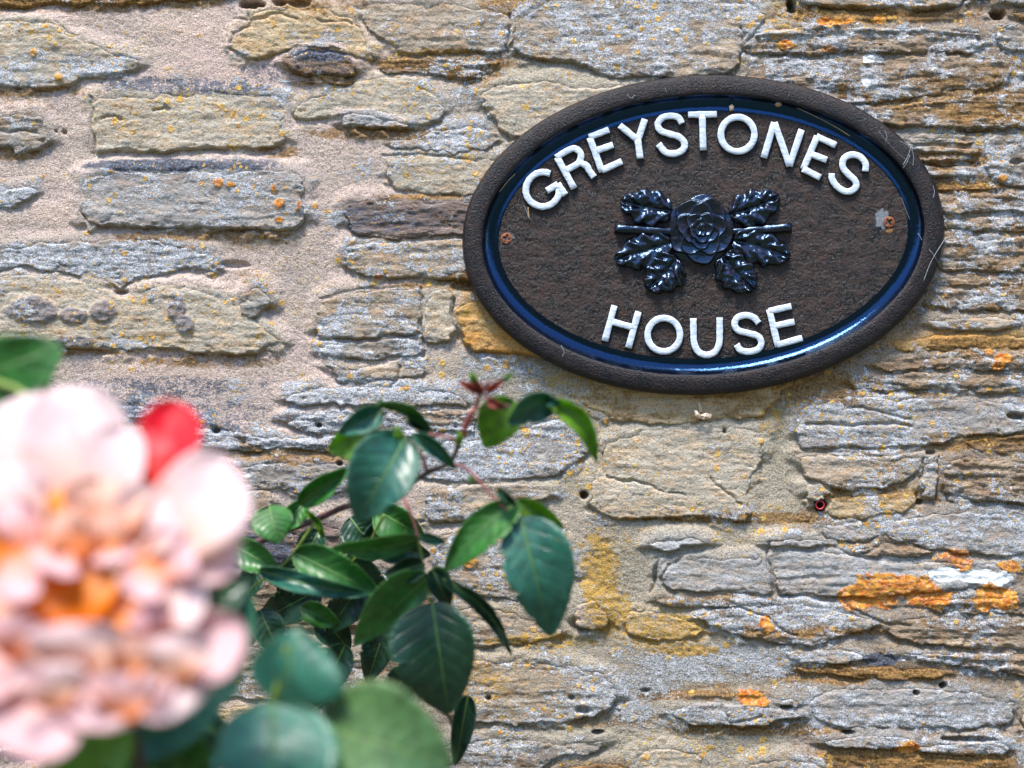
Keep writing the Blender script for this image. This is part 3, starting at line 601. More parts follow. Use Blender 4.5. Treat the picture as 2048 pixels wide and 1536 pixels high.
# right of the sign the joints are worn rock dust and thin beds, left it is sandy mortar
RIGHT = sstep(1500, 1640, UU + 60 * NL) * (1 - sstep(0.1, 0.9, blobs([(1550,960,60,130,1),(1460,1075,150,40,1)]) * 1.0))
bh, bk, bj = bedding(UU, VV, NB, NS, 12.0, 60)
MORTAR_H = 4.5 + 2.2 * NL + 1.2 * NB + 0.6 * NS * (1 - RIGHT) + 0.55 * NG + RIGHT * (6.0 * bh - 4.0 * bj + 2.0 * NS)
MORTAR_SIDE = np.zeros(UU.shape, np.float32)
SD = []
for i, (kd, h, poly) in enumerate(STONES):
    poly = chaikin(poly)
    lo = poly.min(0) - 60; hi = poly.max(0) + 60
    i0 = max(np.searchsorted(V, lo[1]), 0); i1 = min(np.searchsorted(V, hi[1]), len(V))
    j0 = max(np.searchsorted(U, lo[0]), 0); j1 = min(np.searchsorted(U, hi[0]), len(U))
    sl = (slice(i0, i1), slice(j0, j1))
    big = min(1.0, (hi[1] - lo[1] - 120) / 60.0 + 0.35)
    sd = signed_dist(poly, UU[sl] + WU[sl] * big, VV[sl] + WV[sl] * big)
    gv = np.gradient(sd, axis=0) / G
    for _ in range(2):                       # ignore the small teeth of the outline
        pad = np.pad(gv, 5, mode='edge')
        gv = sum(pad[5 + a:5 + a + gv.shape[0], 5:-5] for a in range(-5, 6)) / 11
        pad = np.pad(gv, 5, mode='edge')
        gv = sum(pad[5:-5, 5 + a:5 + a + gv.shape[1]] for a in range(-5, 6)) / 11
    SD.append((sl, sd, gv))
    out = np.maximum(-sd, 0)
    above = sstep(0.05, 0.6, gv)            # this point of mortar lies above the stone
    below = sstep(0.05, 0.6, -gv)
    side = 1 - np.maximum(above, below)
    M = MORTAR_H[sl]
    lift = (h - 0.6 + 1.6 * NB[sl] + 0.8 * NS[sl]) * np.exp(-(out / 30.0) ** 2) * (1.0 * above + 0.9 * side + 0.85 * below * sstep(0.05, 0.4, NB[sl] + 0.4 * NL[sl])) - 0.30 * np.maximum(sd, 0) * (1 + 2.5 * below)
    M[:] = np.where(sd < 22, np.maximum(M, lift), M)
    MORTAR_SIDE[sl] = np.maximum(MORTAR_SIDE[sl], np.where(sd < 6, below * np.exp(-(out / 11.0) ** 2) * (0.6 + h / 18.0) * (0.35 + 0.65 * sstep(0.3, -0.2, NB[sl])), 0))
MORTAR_H -= 5.0 * MORTAR_SIDE
MORTAR_H -= F_PIT + 0.8 * F_CRACK
MORTAR_H += 1.6 * sstep(0.35, 0.6, F_ORANGE) + 1.2 * NS * (F_GOLD > 0.3) + 0.6 * F_LUMP

def put_surface(name, cells, verts_h, sl, tint, growth, crust, mats, skirt):
    """One mesh over the cells of the wall raster (height in pixels towards the viewer), with sides running back into the wall."""
    ny, nx = verts_h.shape
    idx = np.arange(ny * nx).reshape(ny, nx)
    q = np.stack([idx[:-1, :-1], idx[1:, :-1], idx[1:, 1:], idx[:-1, 1:]], -1)[cells]
    used = np.zeros(ny * nx, bool); used[q.ravel()] = True
    remap = np.cumsum(used) - 1
    uu = UU[sl].ravel()[used]; vv = VV[sl].ravel()[used]; hh = verts_h.ravel()[used]
    co = np.stack([(uu - 1024) * S, -hh * S, ZC + (768 - vv) * S], -1)
    q = remap[q]
    tint = tint.reshape(-1, 4)[used]; growth = growth.reshape(-1, 4)[used]; crust = crust.reshape(-1, 4)[used]
    if skirt:
        e = np.concatenate([q[:, [0, 1]], q[:, [1, 2]], q[:, [2, 3]], q[:, [3, 0]]])
        key = np.sort(e, 1); kk = key[:, 0].astype(np.int64) * (len(co) + 1) + key[:, 1]
        _, first, cnt = np.unique(kk, return_index=True, return_counts=True)
        be = e[first[cnt == 1]]
        n = len(co)
        bv = np.unique(be); mp = np.full(n, -1); mp[bv] = n + np.arange(len(bv))
        back = co[bv].copy(); back[:, 1] = skirt
        co = np.concatenate([co, back])
        q = np.concatenate([q, np.stack([be[:, 1], be[:, 0], mp[be[:, 0]], mp[be[:, 1]]], -1)])
        tint = np.concatenate([tint, tint[bv]]); growth = np.concatenate([growth, growth[bv]]); crust = np.concatenate([crust, crust[bv]])
    me = np_mesh(name, co, q)
    set_attr(me, 'tint', tint); set_attr(me, 'growth', growth); set_attr(me, 'crust', crust)
    o = link_mesh(name, me, wall, mats)
    recentre(o, (float(co[:, 0].mean()), 0.0, float(co[:, 2].mean())))
    return o

def rgba(a, al):
    return np.concatenate([a, al[..., None]], -1).astype(np.float32)

covered = np.zeros(UU.shape, bool)
NEAR = np.zeros(UU.shape, np.float32)
NEAR_T = np.zeros(UU.shape + (3,), np.float32)
NEAR_G = np.zeros(UU.shape + (4,), np.float32)
for i, ((kd, h, poly), (sl, sd, gv)) in enumerate(zip(STONES, SD)):
    ca, cb, w0, s0, st0, so0, lam, T = KIND[kd]
    r = random.Random(i * 13 + 5)
    uu, vv, nb, ns, ng = UU[sl], VV[sl], NB[sl], NS[sl], NG[sl]
    b, k, j = bedding(uu, vv, nb, ns, T * r.uniform(0.85, 1.2), 100 + i)
    lamq = lam * r.uniform(0.8, 1.25)
    H = h + 2.2 * fbm(uu / 120, vv / 70, 3, 200 + i) + lamq * b - 0.75 * lamq * j + 0.9 * ns + 0.35 * ng + 0.8 * NSTR[sl]
    cen = np.array(poly).mean(0); ext = np.ptp(np.array(poly), 0) + 1
    H += r.uniform(-2.5, 2.5) * (uu - cen[0]) / ext[0] + r.uniform(0.0, 3.5) * (vv - cen[1]) / ext[1]
    top = sstep(0.0, 0.8, gv)
    flake = fbm(uu / 52, vv / 17, 3, 400 + i) * 2.4
    fl = np.floor(flake); H += (0.12 + 0.30 * lam) * (fl + sstep(0.0, 0.16, flake - fl))
    chip = fbm(uu / 26, vv / 13, 3, 500 + i)
    H -= (0.8 + 0.5 * lam + 0.06 * h) * sstep(0.10, 0.24, chip - sd / 30.0 + 0.02) * (1 - 0.5 * top)
    chip2 = fbm(uu / 40, vv / 9, 3, 600 + i)
    H -= 1.5 * sstep(0.44, 0.54, chip2) * (0.1 + 0.25 * lam)
    wid = (2.6 + 6.5 * top) * (0.7 + 1.3 * sstep(-0.3, 0.6, nb))
    inn = np.clip(sd / np.minimum(wid, 0.45 * sd.max() + 0.5), 0, 1)
    prof = np.sqrt(np.clip(1 - (1 - inn) ** 2, 0, 1))
    H = np.where(sd > 0, H * (0.35 + 0.65 * prof) - (1 - prof) * 1.0, H * 0.35 - 1 + sd * 2.2)
    H -= F_PIT[sl] + F_CRACK[sl]
    H += F_LUMP[sl] * (1 + 0.3 * ns) + 2.4 * sstep(0.35, 0.6, F_ORANGE[sl]) * (1 + 0.5 * ns)
    keep = sd > -7
    cells = keep[:-1, :-1] & keep[1:, :-1] & keep[1:, 1:] & keep[:-1, 1:]
    covered[sl] |= sd > 20
    mixf = np.clip(0.5 + 0.55 * fbm(uu / 75, vv / 30, 4, 300 + i) + 0.25 * (hash01(k, i) - 0.5), 0, 1)[..., None]
    tint = np.array(ca, np.float32) * (1 - mixf) + np.array(cb, np.float32) * mixf
    tint = tint * (0.82 + 0.36 * hash01(k, 50 + i))[..., None] if lam > 2 else tint
    lump = sstep(0.5, 3.0, F_LUMP[sl])
    tint = tint * (1 - lump[..., None]) + np.array((0.24, 0.22, 0.22), np.float32) * lump[..., None]
    patch = 0.36 * NB[sl] + 0.22 * NL[sl] + 0.18 * NS[sl] + 0.10 * NSTR[sl] - 0.02
    white = w0 + F_WHITE[sl] + patch + r.uniform(-0.05, 0.05) + 0.2 * lump
    soot = so0 + F_DARK[sl]
    spots = np.clip(s0 * 1.7 * sstep(0.0, 0.65, 0.5 * NL[sl] + NB[sl] + 0.25 * NS[sl] + 0.12) + F_SPOTS[sl] * sstep(-0.45, 0.25, NB[sl] + 0.3 * NS[sl]) * 1.25, 0, 1)
    stain = st0 + F_STAIN_SHADE[sl] + 0.14 * NSTR[sl] + 0.20 * NL[sl] - 0.14 * NB[sl]
    growth = rgba(np.stack([white, spots, stain], -1), soot)
    crust = rgba(np.stack([F_ORANGE[sl], F_PAINT[sl], F_GOLD[sl]], -1), np.zeros_like(white))
    wgt = np.exp(-(np.maximum(-sd, 0) / 16.0) ** 2) * np.clip(0.62 + 0.7 * nb + 0.3 * ns, 0, 1) * (0.45 + 0.55 * sstep(-0.6, 0.1, gv))
    better = wgt > NEAR[sl]
    NEAR[sl] = np.where(better, wgt, NEAR[sl]); NEAR_T[sl] = np.where(better[..., None], tint, NEAR_T[sl]); NEAR_G[sl] = np.where(better[..., None], growth, NEAR_G[sl])
    put_surface('stone', cells, H, sl, rgba(tint, np.full_like(white, BED.get(kd, 0.2))), growth, crust, [MAT_STONE], 0.05)

# ---- mortar between the stones
keep = ~covered
cells = keep[:-1, :-1] | keep[1:, :-1] | keep[1:, 1:] | keep[:-1, 1:]
full = (slice(None), slice(None))
pink = np.array((0.56, 0.435, 0.365), np.float32); drab = np.array((0.40, 0.345, 0.26), np.float32); dust = np.array((0.30, 0.25, 0.20), np.float32)
zone = sstep(700, 1050, UU + 80 * NL)[..., None]
rr = RIGHT[..., None]
tint = pink * (1 - zone) + drab * zone
tint = tint * (1 - rr) + dust * rr
tint = tint * (1 + 0.16 * NL + 0.07 * NB)[..., None]
tint[..., 0] *= 1 + 0.05 * NL; tint[..., 2] *= 1 - 0.06 * NB
zz = zone[..., 0]
white = 0.02 + F_WHITE + 0.30 * NB + 0.14 * NS + 0.12 * NL + RIGHT * (0.26 + 0.06 * NSTR) + 0.24 * zz * (1 - RIGHT)
soot = -0.1 + F_DARK + 0.06 * NB
spots = np.clip((0.14 + 0.3 * zz) * sstep(0.0, 0.6, NB + 0.4 * NL + 0.1) + 1.1 * F_SPOTS * sstep(-0.45, 0.25, NB + 0.3 * NS), 0, 1)
stain = 0.08 + F_STAIN_SHADE + 0.16 * NB + RIGHT * 0.2 + 0.14 * zz
growth = rgba(np.stack([white, spots, stain], -1), soot)
nw = NEAR[..., None]
tint = tint * (1 - nw) + NEAR_T * nw
growth = growth * (1 - nw) + NEAR_G * nw
crust = rgba(np.stack([F_ORANGE, F_PAINT, F_GOLD], -1), np.zeros_like(white))
put_surface('mortar', cells, MORTAR_H, full, rgba(tint, np.ones_like(white)), growth, crust, [MAT_MORTAR], 0.05)

# ---- the wall beyond the picture: coarse bed of mortar and rough stones
X0, X1 = (U[0] - 1024) * S, (U[-1] - 1024) * S
Z1, Z0 = ZC + (768 - V[0]) * S, ZC + (768 - V[-1]) * S
def slab(x0, x1, z0, z1, n):
    nx, nz = max(2, int((x1 - x0) / n)), max(2, int((z1 - z0) / n))
    xx, zz = np.meshgrid(np.linspace(x0, x1, nx), np.linspace(z1, z0, nz))
    yy = -0.0012 - 0.0018 * fbm(xx * 18, zz * 18, 4, 77)
    return np.stack([xx, yy, zz], -1).reshape(-1, 3), grid_quads(nz, nx)[:, ::-1]
vs_, qs_, off_ = [], [], 0
for (a, b, c, d) in ((-1.6, X0, 0.0, 2.2), (X1, 1.6, 0.0, 2.2), (X0, X1, Z1, 2.2), (X0, X1, 0.0, Z0)):
    vv_, qq_ = slab(a, b, c, d, 0.012)
    vs_.append(vv_); qs_.append(qq_ + off_); off_ += len(vv_)
vs_ = np.concatenate(vs_); qs_ = np.concatenate(qs_)
me = np_mesh('mortar', vs_, qs_)
n = len(vs_)
set_attr(me, 'tint', np.tile(np.array((0.46, 0.38, 0.30, 1), np.float32), (n, 1)))
set_attr(me, 'growth', np.tile(np.array((0.22, 0.2, 0.2, 0.0), np.float32), (n, 1)))
set_attr(me, 'crust', np.zeros((n, 4), np.float32))
link_mesh('mortar', me, wall, [MAT_MORTAR])
rb = random.Random(11)
kinds = list(KIND)
z = 0.06
while z < 2.1:
    hgt = rb.uniform(0.03, 0.075)
    x = -1.5 + rb.uniform(0, 0.08)
    while x < 1.5:
        w = rb.uniform(0.08, 0.24)
        inside = x + w > X0 - 0.01 and x < X1 + 0.01 and z + hgt > Z0 - 0.01 and z < Z1 + 0.01
        near = x + w > -0.75 and x < 0.75 and z + hgt > 0.9 and z < 1.95
        if not inside and near:
            ny, nx = 14, 30
            tt, ss = np.meshgrid(np.linspace(-1.05, 1.05, nx), np.linspace(-1.05, 1.05, ny))
            px = x + w / 2 + tt * w / 2; pz = z + hgt / 2 - ss * hgt / 2
            e = (np.abs(tt) ** 6 + np.abs(ss) ** 4) + 0.25 * fbm(px * 25, pz * 25, 3, 5)
            hh = 0.0045 * sstep(1.1, 0.55, e) + 0.002 * fbm(px * 30, pz * 90, 3, 6) - 0.006 * sstep(0.95, 1.3, e)
            co = np.stack([px, -0.001 - hh, pz], -1).reshape(-1, 3)
            me = np_mesh('stone', co, grid_quads(ny, nx)[:, ::-1])
            kd = rb.choice(kinds); ca, cb, w0, s0, st0, so0, lam, T = KIND[kd]
            set_attr(me, 'tint', np.tile(np.array((*ca, 1), np.float32), (len(co), 1)))
            set_attr(me, 'growth', np.tile(np.array((w0, s0, st0, so0), np.float32), (len(co), 1)))
            set_attr(me, 'crust', np.zeros((len(co), 4), np.float32))
            o = link_mesh('stone', me, wall, [MAT_STONE])
            recentre(o, (x + w / 2, 0, z + hgt / 2))
        x += w + rb.uniform(0.012, 0.03)
    z += hgt + rb.uniform(0.01, 0.02)
core = bpy.data.meshes.new('wall_core')
bm = bmesh.new()
bmesh.ops.create_cube(bm, size=1.0, matrix=Matrix.Translation((0, 0.215, 1.1)) @ Matrix.Diagonal((3.2, 0.33, 2.2, 1)))
bm.to_mesh(core); bm.free()
link_mesh('wall_core', core, wall, [plain_mat('core_mortar', (0.3, 0.26, 0.2))])
# ------------------------------------------------------------------ cast iron house sign
def black_paint(name, rough=0.22, bump=0.35, rust=0.25, base=(0.017, 0.017, 0.020), scale=500, coat=0.2, spec=0.45, coat_ior=1.5, ior=1.5, tint=None):
    N = NT(name)
    pos = N.n('ShaderNodeNewGeometry').outputs['Position']
    f1 = N.noise(pos, scale, 5, 0.65); f2 = N.noise(pos, 1500, 3, 0.6); f3 = N.noise(N.mapping(pos, (130, 130, 200)), 1.0, 6, 0.72)
    wear = N.n('ShaderNodeAttribute', attribute_name='wear')
    sp = N.n('ShaderNodeSeparateColor'); N.put(sp.inputs[0], wear.outputs['Color'])
    r = N.math('MULTIPLY', N.step(N.math('ADD', N.math('MULTIPLY', f3, 0.7), N.math('MULTIPLY', f1, 0.5)), 0.50, 0.74), rust)
    c = N.mix(r, base, (0.070, 0.032, 0.020))
    c = N.mix(N.math('MULTIPLY', N.step(f1, 0.42, 0.30), 0.7), c, (0.004, 0.004, 0.005))
    dust = N.math('MULTIPLY', N.step(N.noise(N.mapping(pos, (900, 300, 260)), 1.0, 4, 0.7), 0.58, 0.78), 0.07)
    c = N.mix(dust, c, (0.20, 0.22, 0.25))
    pale = N.step(N.math('ADD', sp.outputs[0], N.math('MULTIPLY', N.math('SUBTRACT', f1, 0.5), 0.9)), 0.45, 0.75)
    c = N.mix(N.math('MULTIPLY', pale, 0.7), c, (0.26, 0.29, 0.33))
    rs = N.step(N.math('ADD', sp.outputs[1], N.math('MULTIPLY', N.math('SUBTRACT', f1, 0.5), 0.7)), 0.4, 0.6)
    c = N.mix(rs, c, (0.30, 0.14, 0.045))
    h = N.math('ADD', N.math('MULTIPLY', f1, 1.0), N.math('MULTIPLY', f2, 0.35))
    b = N.bsdf(Base_Color=c, Roughness=N.math('MULTIPLY_ADD', r, 0.5, rough), Normal=N.bump(h, bump, 0.0012))
    b.inputs['Specular IOR Level'].default_value = spec
    b.inputs['Coat Weight'].default_value = coat
    b.inputs['IOR'].default_value = ior
    if tint: b.inputs['Specular Tint'].default_value = (*tint, 1)
    b.inputs['Coat Roughness'].default_value = 0.06
    b.inputs['Coat IOR'].default_value = coat_ior
    N.put(b.inputs['Coat Normal'], N.bump(h, bump * 0.5, 0.0012))
    return N.finish(b.outputs[0])

MAT_FACE = black_paint('pitted_black_paint', 0.20, 0.95, 0.62, base=(0.010, 0.0085, 0.008), scale=560, coat=0.0, spec=0.40)
MAT_RIM = black_paint('worn_black_paint', 0.30, 0.7, 0.30, base=(0.005, 0.005, 0.007), scale=800, coat=0.0, spec=0.36)
MAT_COVE = black_paint('glossy_black_paint_sky_blue', 0.10, 0.16, 0.0, base=(0.0015, 0.002, 0.004), coat=0.0, spec=0.5, ior=1.9, tint=(0.16, 0.44, 1.0))  # blue of the reflected sky put into the gloss tint
MAT_RELIEF = black_paint('thick_black_paint_sky_blue', 0.13, 0.22, 0.25, base=(0.003, 0.003, 0.004), scale=350, coat=0.0, spec=0.5, ior=1.85, tint=(0.36, 0.62, 1.0))  # sky-blue reflection put into the gloss tint here too

def white_paint():
    N = NT('brushed_white_paint')
    pos = N.n('ShaderNodeNewGeometry').outputs['Position']
    f = N.noise(N.mapping(pos, (260, 300, 900), rot=(0, 0.5, 0)), 1.0, 4, 0.6); f1 = N.noise(pos, 900, 4, 0.65)
    c = N.mix(N.step(f, 0.35, 0.6), (0.52, 0.60, 0.72), (0.74, 0.80, 0.88))
    c = N.mix(N.step(f1, 0.36, 0.29), c, (0.10, 0.10, 0.11))
    b = N.bsdf(Base_Color=c, Roughness=0.45, Normal=N.bump(f, 0.5, 0.0006))
    return N.finish(b.outputs[0])
MAT_WHITE = white_paint()

SIGN_C, SIGN_A, SIGN_B, SIGN_ROT = (1406.5, 470.0), 482.0, 319.5, math.radians(2.9)
sign = empty('house_sign', P(*SIGN_C), 'oval black cast iron house sign reading GREYSTONES HOUSE in raised white letters', 'house sign')
SC, SS = math.cos(SIGN_ROT), math.sin(SIGN_ROT)

def wpts(u, v, h):
    """Pixels and height (px) off the wall -> world arrays, kept true to the sight line for the small heights of the sign."""
    k = 1 - np.asarray(h) * S / DC
    return np.stack([(np.asarray(u) - 1024) * S * k, -np.asarray(h) * S, ZC + (768 - np.asarray(v)) * S * k], -1)

def ell(theta, off, a=SIGN_A, b=SIGN_B):
    """Point on the sign outline, moved inward by off."""
    x, y = a * np.cos(theta), b * np.sin(theta)
    nx, ny = b * np.cos(theta), a * np.sin(theta)
    n = np.hypot(nx, ny)
    x = x - off * nx / n; y = y - off * ny / n
    return SIGN_C[0] + x * SC - y * SS, SIGN_C[1] - (x * SS + y * SC)

NTH = 420
TH = np.linspace(0, 2 * np.pi, NTH, endpoint=False)
WALL_H = 12.0
def ring_mesh(name, prof, mat, parent, jit=0.0, flip=False):
    rows = []
    for (o, h) in prof:
        u, v = ell(TH, np.full(NTH, o) + jit * fbm(np.cos(TH) * 9, np.sin(TH) * 9, 3, 5))
        hh = WALL_H + h + jit * 0.7 * fbm(np.cos(TH) * 13 + o * 0.05, np.sin(TH) * 13, 3, 6)
        rows.append(wpts(u, v, hh))
    co = np.concatenate(rows)
    q = grid_quads(len(prof), NTH, True)
    me = np_mesh(name, co, q if flip else q[:, ::-1])
    set_attr(me, 'wear', np.zeros((len(co), 4), np.float32))
    o = link_mesh(name, me, parent, [mat])
    recentre(o, P(*SIGN_C))
    return o

ring_mesh('rim', [(34,-10),(2,-10),(0,-8),(-0.5,10),(0.3,17),(2.2,21.5),(6,24.5),(12,26),(24,27.2),(33,27),(37,26),(39.5,24)], MAT_RIM, sign, 0.6)
ring_mesh('cove_moulding', [(39.4,24.1),(41.5,21.5),(44,17.5),(48,13),(53,9.5),(59,7.2),(64,6.6),(67,7.4),(69.5,8.3),(72.5,8.2)], MAT_COVE, sign, 0.35)

# panel with pitted paint
ra = np.linspace(0, 1, 90)[:, None]
ou, ov = ell(TH, np.full(NTH, 72.4))
pu = SIGN_C[0] + (ou - SIGN_C[0]) * ra; pv = SIGN_C[1] + (ov - SIGN_C[1]) * ra
ph = WALL_H + 8.2 + 0.9 * fbm(pu / 34, pv / 22, 3, 31) + 0.35 * fbm(pu / 9, pv / 7, 2, 32)
co = wpts(pu, pv, ph).reshape(-1, 3)
me = np_mesh('panel', co, grid_quads(90, NTH, True))
def wearblob(u, v, ru, rv):
    r = np.sqrt(((pu - u) / ru) ** 2 + ((pv - v) / rv) ** 2) + 0.3 * fbm(pu / 8, pv / 8, 2, 8)
    return sstep(1.25, 0.55, r)
wr = np.zeros(pu.shape + (4,), np.float32)
wr[..., 0] = np.maximum.reduce([0.95 * wearblob(1764, 438, 16, 24), 0.62 * wearblob(1013, 478, 19, 19), 0.5 * wearblob(1796, 486, 4, 6)])
wr[..., 1] = np.maximum(0.8 * wearblob(1779, 461, 7, 6), 0.0)
set_attr(me, 'wear', wr.reshape(-1, 4))
o = link_mesh('panel', me, sign, [MAT_FACE]); recentre(o, P(*SIGN_C))

# raised letters drawn as strokes
def smooth_path(pts, n=7):
    pts = [np.array(p, float) for p in pts]
    if len(pts) < 3: return np.array(pts)
    out = []
    ext = [2 * pts[0] - pts[1]] + pts + [2 * pts[-1] - pts[-2]]
    for i in range(1, len(ext) - 2):
        p0, p1, p2, p3 = ext[i-1:i+3]
        for t in np.linspace(0, 1, n, endpoint=False):
            out.append(0.5 * ((2*p1) + (-p0+p2)*t + (2*p0-5*p1+4*p2-p3)*t*t + (-p0+3*p1-3*p2+p3)*t**3))
    out.append(pts[-1])
    return np.array(out)

LETTER_TOP = WALL_H + 8.2 + 6.0
def stroke(path, w, closed, lift, seed):
    path = np.asarray(path, float)
    n = len(path)
    if n == 2:
        path = np.array([path[0] + (path[1] - path[0]) * t for t in np.linspace(0, 1, 9)]); n = 9
    d = np.roll(path, -1, 0) - np.roll(path, 1, 0) if closed else np.gradient(path, axis=0)
    d /= np.linalg.norm(d, axis=1)[:, None] + 1e-9
    nrm = np.stack([d[:, 1], -d[:, 0]], 1)
    ar = np.arange(n)
    hw = w / 2 * (1 + 0.10 * fbm(ar * 0.55 + seed, ar * 0.0 + seed * 3.1, 3, 3))
    end = np.zeros(n)
    rows, topmask = [], []
    prof = [(-1.32, -9.5), (-1.16, -3.0), (-1.0, -0.6), (-0.86, 0.3), (-0.4, 0.9), (0.4, 0.9), (0.86, 0.3), (1.0, -0.6), (1.16, -3.0), (1.32, -9.5)]
    P2, Hh = [], []
    for (s, h) in prof:
        P2.append(path + nrm * (hw * s)[:, None])
        Hh.append(np.full(n, LETTER_TOP + h + lift) + 0.35 * fbm(ar * 0.5 + seed, ar * 0 + s * 3, 2, 4))
    P2 = np.stack(P2); Hh = np.stack(Hh)
    if not closed:   # rounded, dropped ends
        for e, sg in ((0, -1), (-1, 1)):
            ext1 = P2[:, e] + d[e] * sg * (w * 0.06); ext2 = P2[:, e] + d[e] * sg * (w * 0.20)
            keep = np.array([0.9, 0.92, 0.92, 0.92, 0.95, 0.95, 0.92, 0.92, 0.92, 0.9])[:, None]
            ext1 = path[e] + d[e] * sg * (w * 0.07) + (ext1 - path[e] - d[e] * sg * (w * 0.06)) * keep
            h1 = np.minimum(Hh[:, e], LETTER_TOP - 0.8 + lift); h2 = np.full(len(prof), WALL_H + 7.5)
            A = [ext1[:, None], ext2[:, None]]
            if e == 0:
                P2 = np.concatenate([ext2[:, None], ext1[:, None], P2], 1); Hh = np.concatenate([h2[:, None], h1[:, None], Hh], 1)
            else:
                P2 = np.concatenate([P2, ext1[:, None], ext2[:, None]], 1); Hh = np.concatenate([Hh, h1[:, None], h2[:, None]], 1)
    co = wpts(P2[..., 0], P2[..., 1], Hh).reshape(-1, 3)
    q = grid_quads(P2.shape[0], P2.shape[1], closed)
    nc = P2.shape[1] if closed else P2.shape[1] - 1
    row = np.repeat(np.arange(P2.shape[0] - 1), nc); cl = np.tile(np.arange(nc), P2.shape[0] - 1)
    white = (row >= 2) & (row <= 6)
    if not closed: white &= (cl > 0) & (cl < nc - 1)
    return co, q, white

def letter(strokes, w, label_char):
    vs_, qs_, ws_, off = [], [], [], 0
    for si, (kind, pts) in enumerate(strokes):
        closed = kind == 'o'
        path = smooth_path(pts) if kind == 's' else np.array(pts, float)
        if closed:
            (cx, cy), (rx, ry) = pts
            t = np.linspace(0, 2 * np.pi, 40, endpoint=False)
            path = np.stack([cx + rx * np.cos(t), cy + ry * np.sin(t)], 1)
        c_, q_, w_ = stroke(path, w, closed, si * 0.22, si * 5.3 + ord(label_char) + pts[0][0] * 0.1)
        vs_.append(c_); qs_.append(q_ + off); ws_.append(w_); off += len(c_)
    co = np.concatenate(vs_); q = np.concatenate(qs_); wh = np.concatenate(ws_)
    me = np_mesh('letter', co, q)
    o = link_mesh('letter', me, sign, [MAT_RELIEF, MAT_WHITE])
    me.polygons.foreach_set('material_index', wh.astype(np.int32)); me.update()
    set_attr(me, 'wear', np.zeros((len(co), 4), np.float32))
    recentre(o, tuple(co.mean(0)))
    bmx = bmesh.new(); bmx.from_mesh(me); bmesh.ops.recalc_face_normals(bmx, faces=bmx.faces); bmx.to_mesh(me); bmx.free()
    o['label'] = 'white letter ' + label_char
    return o

def za(pts): return [(1000 + x / 5.12, 190 + y / 5.12) for x, y in pts]
def zb(pts): return [(1380 + x / 5.12, 190 + y / 5.12) for x, y in pts]
def zc(pts): return [(1180 + x / 4.551, 580 + y / 4.551) for x, y in pts]
W1 = 13.2
letter([('s', za([(510,806),(450,790),(370,806),(300,866),(266,950),(276,1035),(335,1108),(430,1143),(525,1118),(592,1045),(604,965)])), ('l', za([(480,980),(592,915)])), ('l', za([(592,912),(668,1022)]))], W1, 'G')
letter([('l', za([(586,640),(758,955)])), ('s', za([(575,640),(690,570),(765,548),(822,590),(826,650),(790,708),(672,772)])), ('s', za([(812,690),(885,725),(915,775),(962,840)]))], W1, 'R')
letter([('l', za([(920,440),(1045,785)])), ('l', za([(915,432),(1112,356)])), ('l', za([(990,570),(1155,512)])), ('l', za([(1045,772),(1245,680)]))], W1, 'E')
letter([('l', za([(1228,312),(1410,462)])), ('l', za([(1482,250),(1412,465)])), ('l', za([(1410,450),(1436,648)]))], W1, 'Y')
letter([('s', za([(1862,290),(1828,233),(1750,213),(1665,232),(1616,295),(1642,362),(1730,398),(1830,428),(1888,490),(1876,556),(1800,598),(1700,588),(1625,505)]))], W1, 'S')
letter([('l', [(1377,229.5),(1433,228.5)]), ('l', [(1404.5,229),(1406.5,300)])], W1, 'T')
letter([('o', [(1380 + 488/5.12, 190 + 402/5.12), (172/5.12, 176/5.12)])], W1, 'O')
letter([('l', zb([(756,640),(862,285)])), ('l', zb([(866,285),(1020,725)])), ('l', zb([(1018,725),(1142,358)]))], W1, 'N')
letter([('l', zb([(1302,425),(1160,757)])), ('l', zb([(1298,425),(1492,514)])), ('l', zb([(1240,605),(1398,665)])), ('l', zb([(1158,755),(1332,845)]))], W1, 'E')
letter([('s', zb([(1795,780),(1798,705),(1742,632),(1652,612),(1576,652),(1564,735),(1615,805),(1685,870),(1702,930),(1655,980),(1588,986),(1505,935),(1455,860),(1452,808)]))], W1, 'S')
W2 = 13.0
letter([('l', zc([(222,145),(135,462)])), ('l', zc([(440,200),(350,525)])), ('l', zc([(205,290),(395,342)]))], W2, 'H')
letter([('o', [(1180 + 672/4.551, 580 + 408/4.551), (148/4.551, 152/4.551)])], W2, 'O')
letter([('s', zc([(940,262),(942,380),(948,480),(985,560),(1062,592),(1140,560),(1176,480),(1180,380),(1180,256)]))], W2, 'U')
letter([('s', zc([(1534,300),(1492,252),(1420,230),(1342,252),(1316,312),(1352,368),(1450,395),(1532,424),(1560,484),(1528,540),(1450,562),(1372,548),(1336,500)]))], W2, 'S')
letter([('l', zc([(1632,180),(1712,515)])), ('l', zc([(1632,192),(1830,148)])), ('l', zc([(1690,325),(1858,290)])), ('l', zc([(1708,500),(1930,438)]))], W2, 'E')

# rose emblem: blossom, six leaves and two stalk ends in relief
def ze(x, y): return (1200 + x / 4.876, 340 + y / 4.876)
PANEL_H = WALL_H + 8.2

